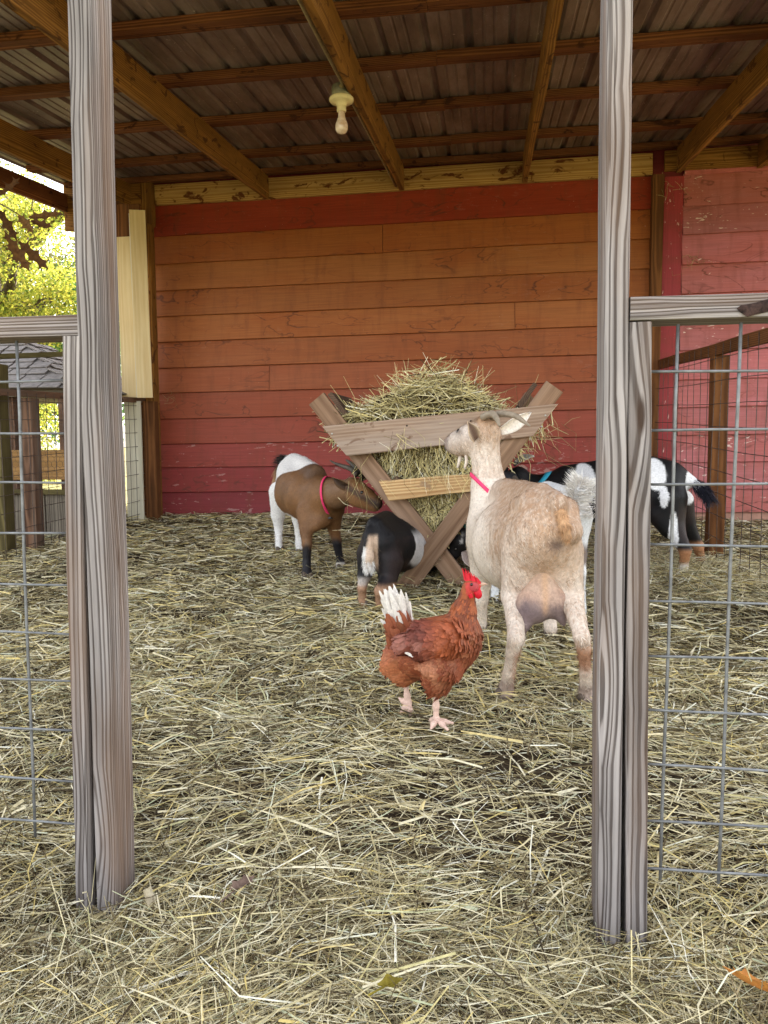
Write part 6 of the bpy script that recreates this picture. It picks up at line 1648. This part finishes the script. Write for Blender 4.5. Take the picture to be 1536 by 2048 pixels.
# ================================================================== TREES BEYOND THE LEFT SIDE
def tree(loc, h, clumps, label, mat, nleaf, lsize, seed, trunk_r=0.16, limbs=(), lean=0.3):
    r = np.random.default_rng(seed); x, y = loc; z0 = float(gz(x, y))
    t = empty('tree', (x, y, z0 - 0.05), label, 'tree', 'trees beyond the open left side')
    mb = MB()
    top = Vector((x + r.normal(0, lean), y + r.normal(0, lean), z0 + h * 0.8))
    pts = [Vector((x, y, z0 - 0.2)).lerp(top, u) + Vector((0.12 * math.sin(u * 6 + seed), 0.12 * math.cos(u * 5), 0)) * u for u in np.linspace(0, 1, 10)]
    mb.tube([tuple(p) for p in pts], [trunk_r * (1 - 0.8 * u) for u in np.linspace(0, 1, 10)], 8)
    for c, rad in clumps:
        c = Vector(c); k = min(9, max(2, int((c.z - z0) / h * 9) - 1)); b = pts[k]
        mid = b.lerp(c, 0.5) + Vector((r.normal(0, .15), r.normal(0, .15), 0.25))
        mb.tube([tuple(b), tuple(mid), tuple(c)], [trunk_r * 0.40, trunk_r * 0.25, trunk_r * 0.08], 6)
        for _ in range(5):
            e = c + Vector(r.normal(0, 1, 3)) * rad * 0.6; mb.tube([tuple(mid.lerp(c, 0.6)), tuple(e)], [trunk_r * 0.10, trunk_r * 0.03], 4)
    for l, rr in limbs: mb.tube(l, rr, 8)
    mb.link('trunk', M['bark'], t)
    P, tn = [], []
    wts = np.array([rad ** 2.2 for _, rad in clumps]); wts /= wts.sum()
    for (c, rad), n in zip(clumps, (wts * nleaf).astype(int)):
        d = r.normal(0, 1, (n, 3)); d /= np.linalg.norm(d, axis=1)[:, None]
        rr = rad * r.random(n) ** 0.5
        p = np.array(c) + d * rr[:, None] * np.array([1, 1, 0.8])
        keep = fbm(p, 1.7 / max(0.5, rad) ** 0.5, 3) > 0.42
        P.append(p[keep]); tn.append(np.clip(r.normal(0.5, 0.25, keep.sum()), 0, 1))
    P = np.concatenate(P); tn = np.concatenate(tn); N = len(P)
    a = r.normal(0, 1, (N, 3)); a /= np.linalg.norm(a, axis=1)[:, None]; b = np.cross(a, r.normal(0, 1, (N, 3))); b /= np.linalg.norm(b, axis=1)[:, None]
    s = (lsize * r.uniform(0.6, 1.3, N))[:, None]
    V = np.stack([P - a * s, P - b * s * 0.5 + a * s * 0.1, P + a * s, P + b * s * 0.5 + a * s * 0.1], 1).reshape(-1, 3)
    me = np_mesh('crown', V, np.arange(4 * N).reshape(-1, 4), attrs={'tone': np.repeat(tn, 4)})
    link('crown', me, M[mat], t)
    return t
def cl(cx, cy, cz, spread, n, rad, seed):
    r = np.random.default_rng(seed)
    return [((cx + r.normal(0, spread), cy + r.normal(0, spread), cz + r.normal(0, spread * 0.8)), rad * r.uniform(0.7, 1.2)) for _ in range(n)]
tree((-7.6, 11.6), 5.2, cl(-7.4, 11.6, 3.2, 0.8, 10, 0.75, 1), 'yellow green leafy tree nearest beyond the open left side', 'leaf_y', 30000, 0.032, 41)
tree((-10.4, 15.5), 7.5, cl(-9.9, 15.2, 4.4, 1.2, 13, 1.0, 2), 'tall olive green tree behind the yellow one', 'leaf_o', 36000, 0.042, 42,
     limbs=[([(-8.4, 12.5, 4.0), (-7.6, 12.3, 4.25), (-6.9, 12.2, 4.7), (-6.3, 12.1, 4.75)], [0.13, 0.12, 0.10, 0.06])])
tree((-7.2, 13.6), 5.0, cl(-7.0, 13.4, 2.9, 0.6, 8, 0.8, 3), 'blue green bush tree beside the cream corner post', 'leaf_g', 32000, 0.034, 43)
tree((-8.6, 12.6), 3.0, cl(-8.3, 12.4, 1.4, 0.8, 9, 0.7, 4), 'low bright yellow bush behind the coop roof', 'leaf_y', 32000, 0.030, 44, trunk_r=0.08)
tree((-15.0, 22.0), 9.0, cl(-14.6, 21.6, 4.5, 1.8, 14, 1.6, 5), 'distant green tree far behind the yard', 'leaf_g', 30000, 0.075, 45, trunk_r=0.25)
tree((-18.5, 24.5), 9.0, cl(-18.0, 24.0, 3.6, 2.0, 14, 1.7, 6), 'distant yellowing tree at the far left of the yard', 'leaf_y', 30000, 0.075, 46, trunk_r=0.25)

# oak whose low twig hangs in under the roof edge
oak = empty('oak_tree', (-6.6, 3.9, 0.05), 'oak with brown lobed leaves hanging in at the roof edge on the left', 'tree')
mb = MB()
mb.tube([(-6.6, 3.9, -0.1), (-6.5, 3.9, 1.6), (-6.6, 3.95, 3.4), (-6.8, 4.0, 5.5)], [0.24, 0.2, 0.17, 0.1], 12)
mb.link('trunk', M['bark'], oak)
mb = MB()
mb.tube([(-6.5, 3.9, 2.3), (-5.2, 3.85, 2.62), (-4.0, 3.9, 2.55), (-3.2, 3.92, 2.35), (-2.72, 3.9, 2.18)], [0.06, 0.04, 0.02, 0.010, 0.005], 7)
mb.tube([(-2.72, 3.9, 2.18), (-2.55, 3.9, 2.10), (-2.42, 3.9, 2.02)], [0.005, 0.004, 0.002], 6)
mb.tube([(-2.72, 3.9, 2.18), (-2.62, 3.88, 2.04), (-2.52, 3.88, 1.95)], [0.004, 0.003, 0.002], 6)
mb.link('branch', M['bark'], oak)
rl = random.Random(5)
for (p, d, ln) in (((-2.44, 3.9, 2.03), (0.85, 0.2, 0.15), 0.17), ((-2.47, 3.88, 2.05), (0.6, -0.3, -0.55), 0.17), ((-2.54, 3.88, 1.95), (0.55, 0.1, -0.95), 0.20), ((-2.50, 3.9, 1.93), (0.75, 0.2, -0.75), 0.20),
                   ((-2.56, 3.9, 2.00), (0.25, 0.2, -1.0), 0.18), ((-2.66, 3.9, 2.10), (-0.2, -0.4, -0.9), 0.17), ((-2.62, 3.92, 2.12), (0.35, 0.3, -0.8), 0.18), ((-2.60, 3.9, 2.14), (0.6, 0.3, 0.65), 0.15),
                   ((-2.72, 3.9, 2.16), (-0.4, 0.2, -0.9), 0.18), ((-2.66, 3.88, 2.00), (-0.3, -0.2, -1.0), 0.16), ((-2.78, 3.9, 2.2), (-0.3, -0.2, 0.8), 0.16), ((-2.42, 3.9, 2.02), (0.9, -0.2, -0.3), 0.15)):
    me = leaf_mesh('leaf', leaf_shape(3, ln, ln * 0.66, 0.72), 0.22, rl.uniform(0.2, 0.8), rl.randrange(99))
    dx = Vector(d).normalized(); nz_ = Vector((rl.uniform(-0.5, 0.5), -1, rl.uniform(-0.3, 0.6))); yv = nz_.cross(dx).normalized(); zv = dx.cross(yv)
    m = Matrix((dx, yv, zv)).transposed().to_4x4(); m.translation = Vector(p) + dx * ln * 0.12
    link('leaf', me, M['oak'], oak, m)
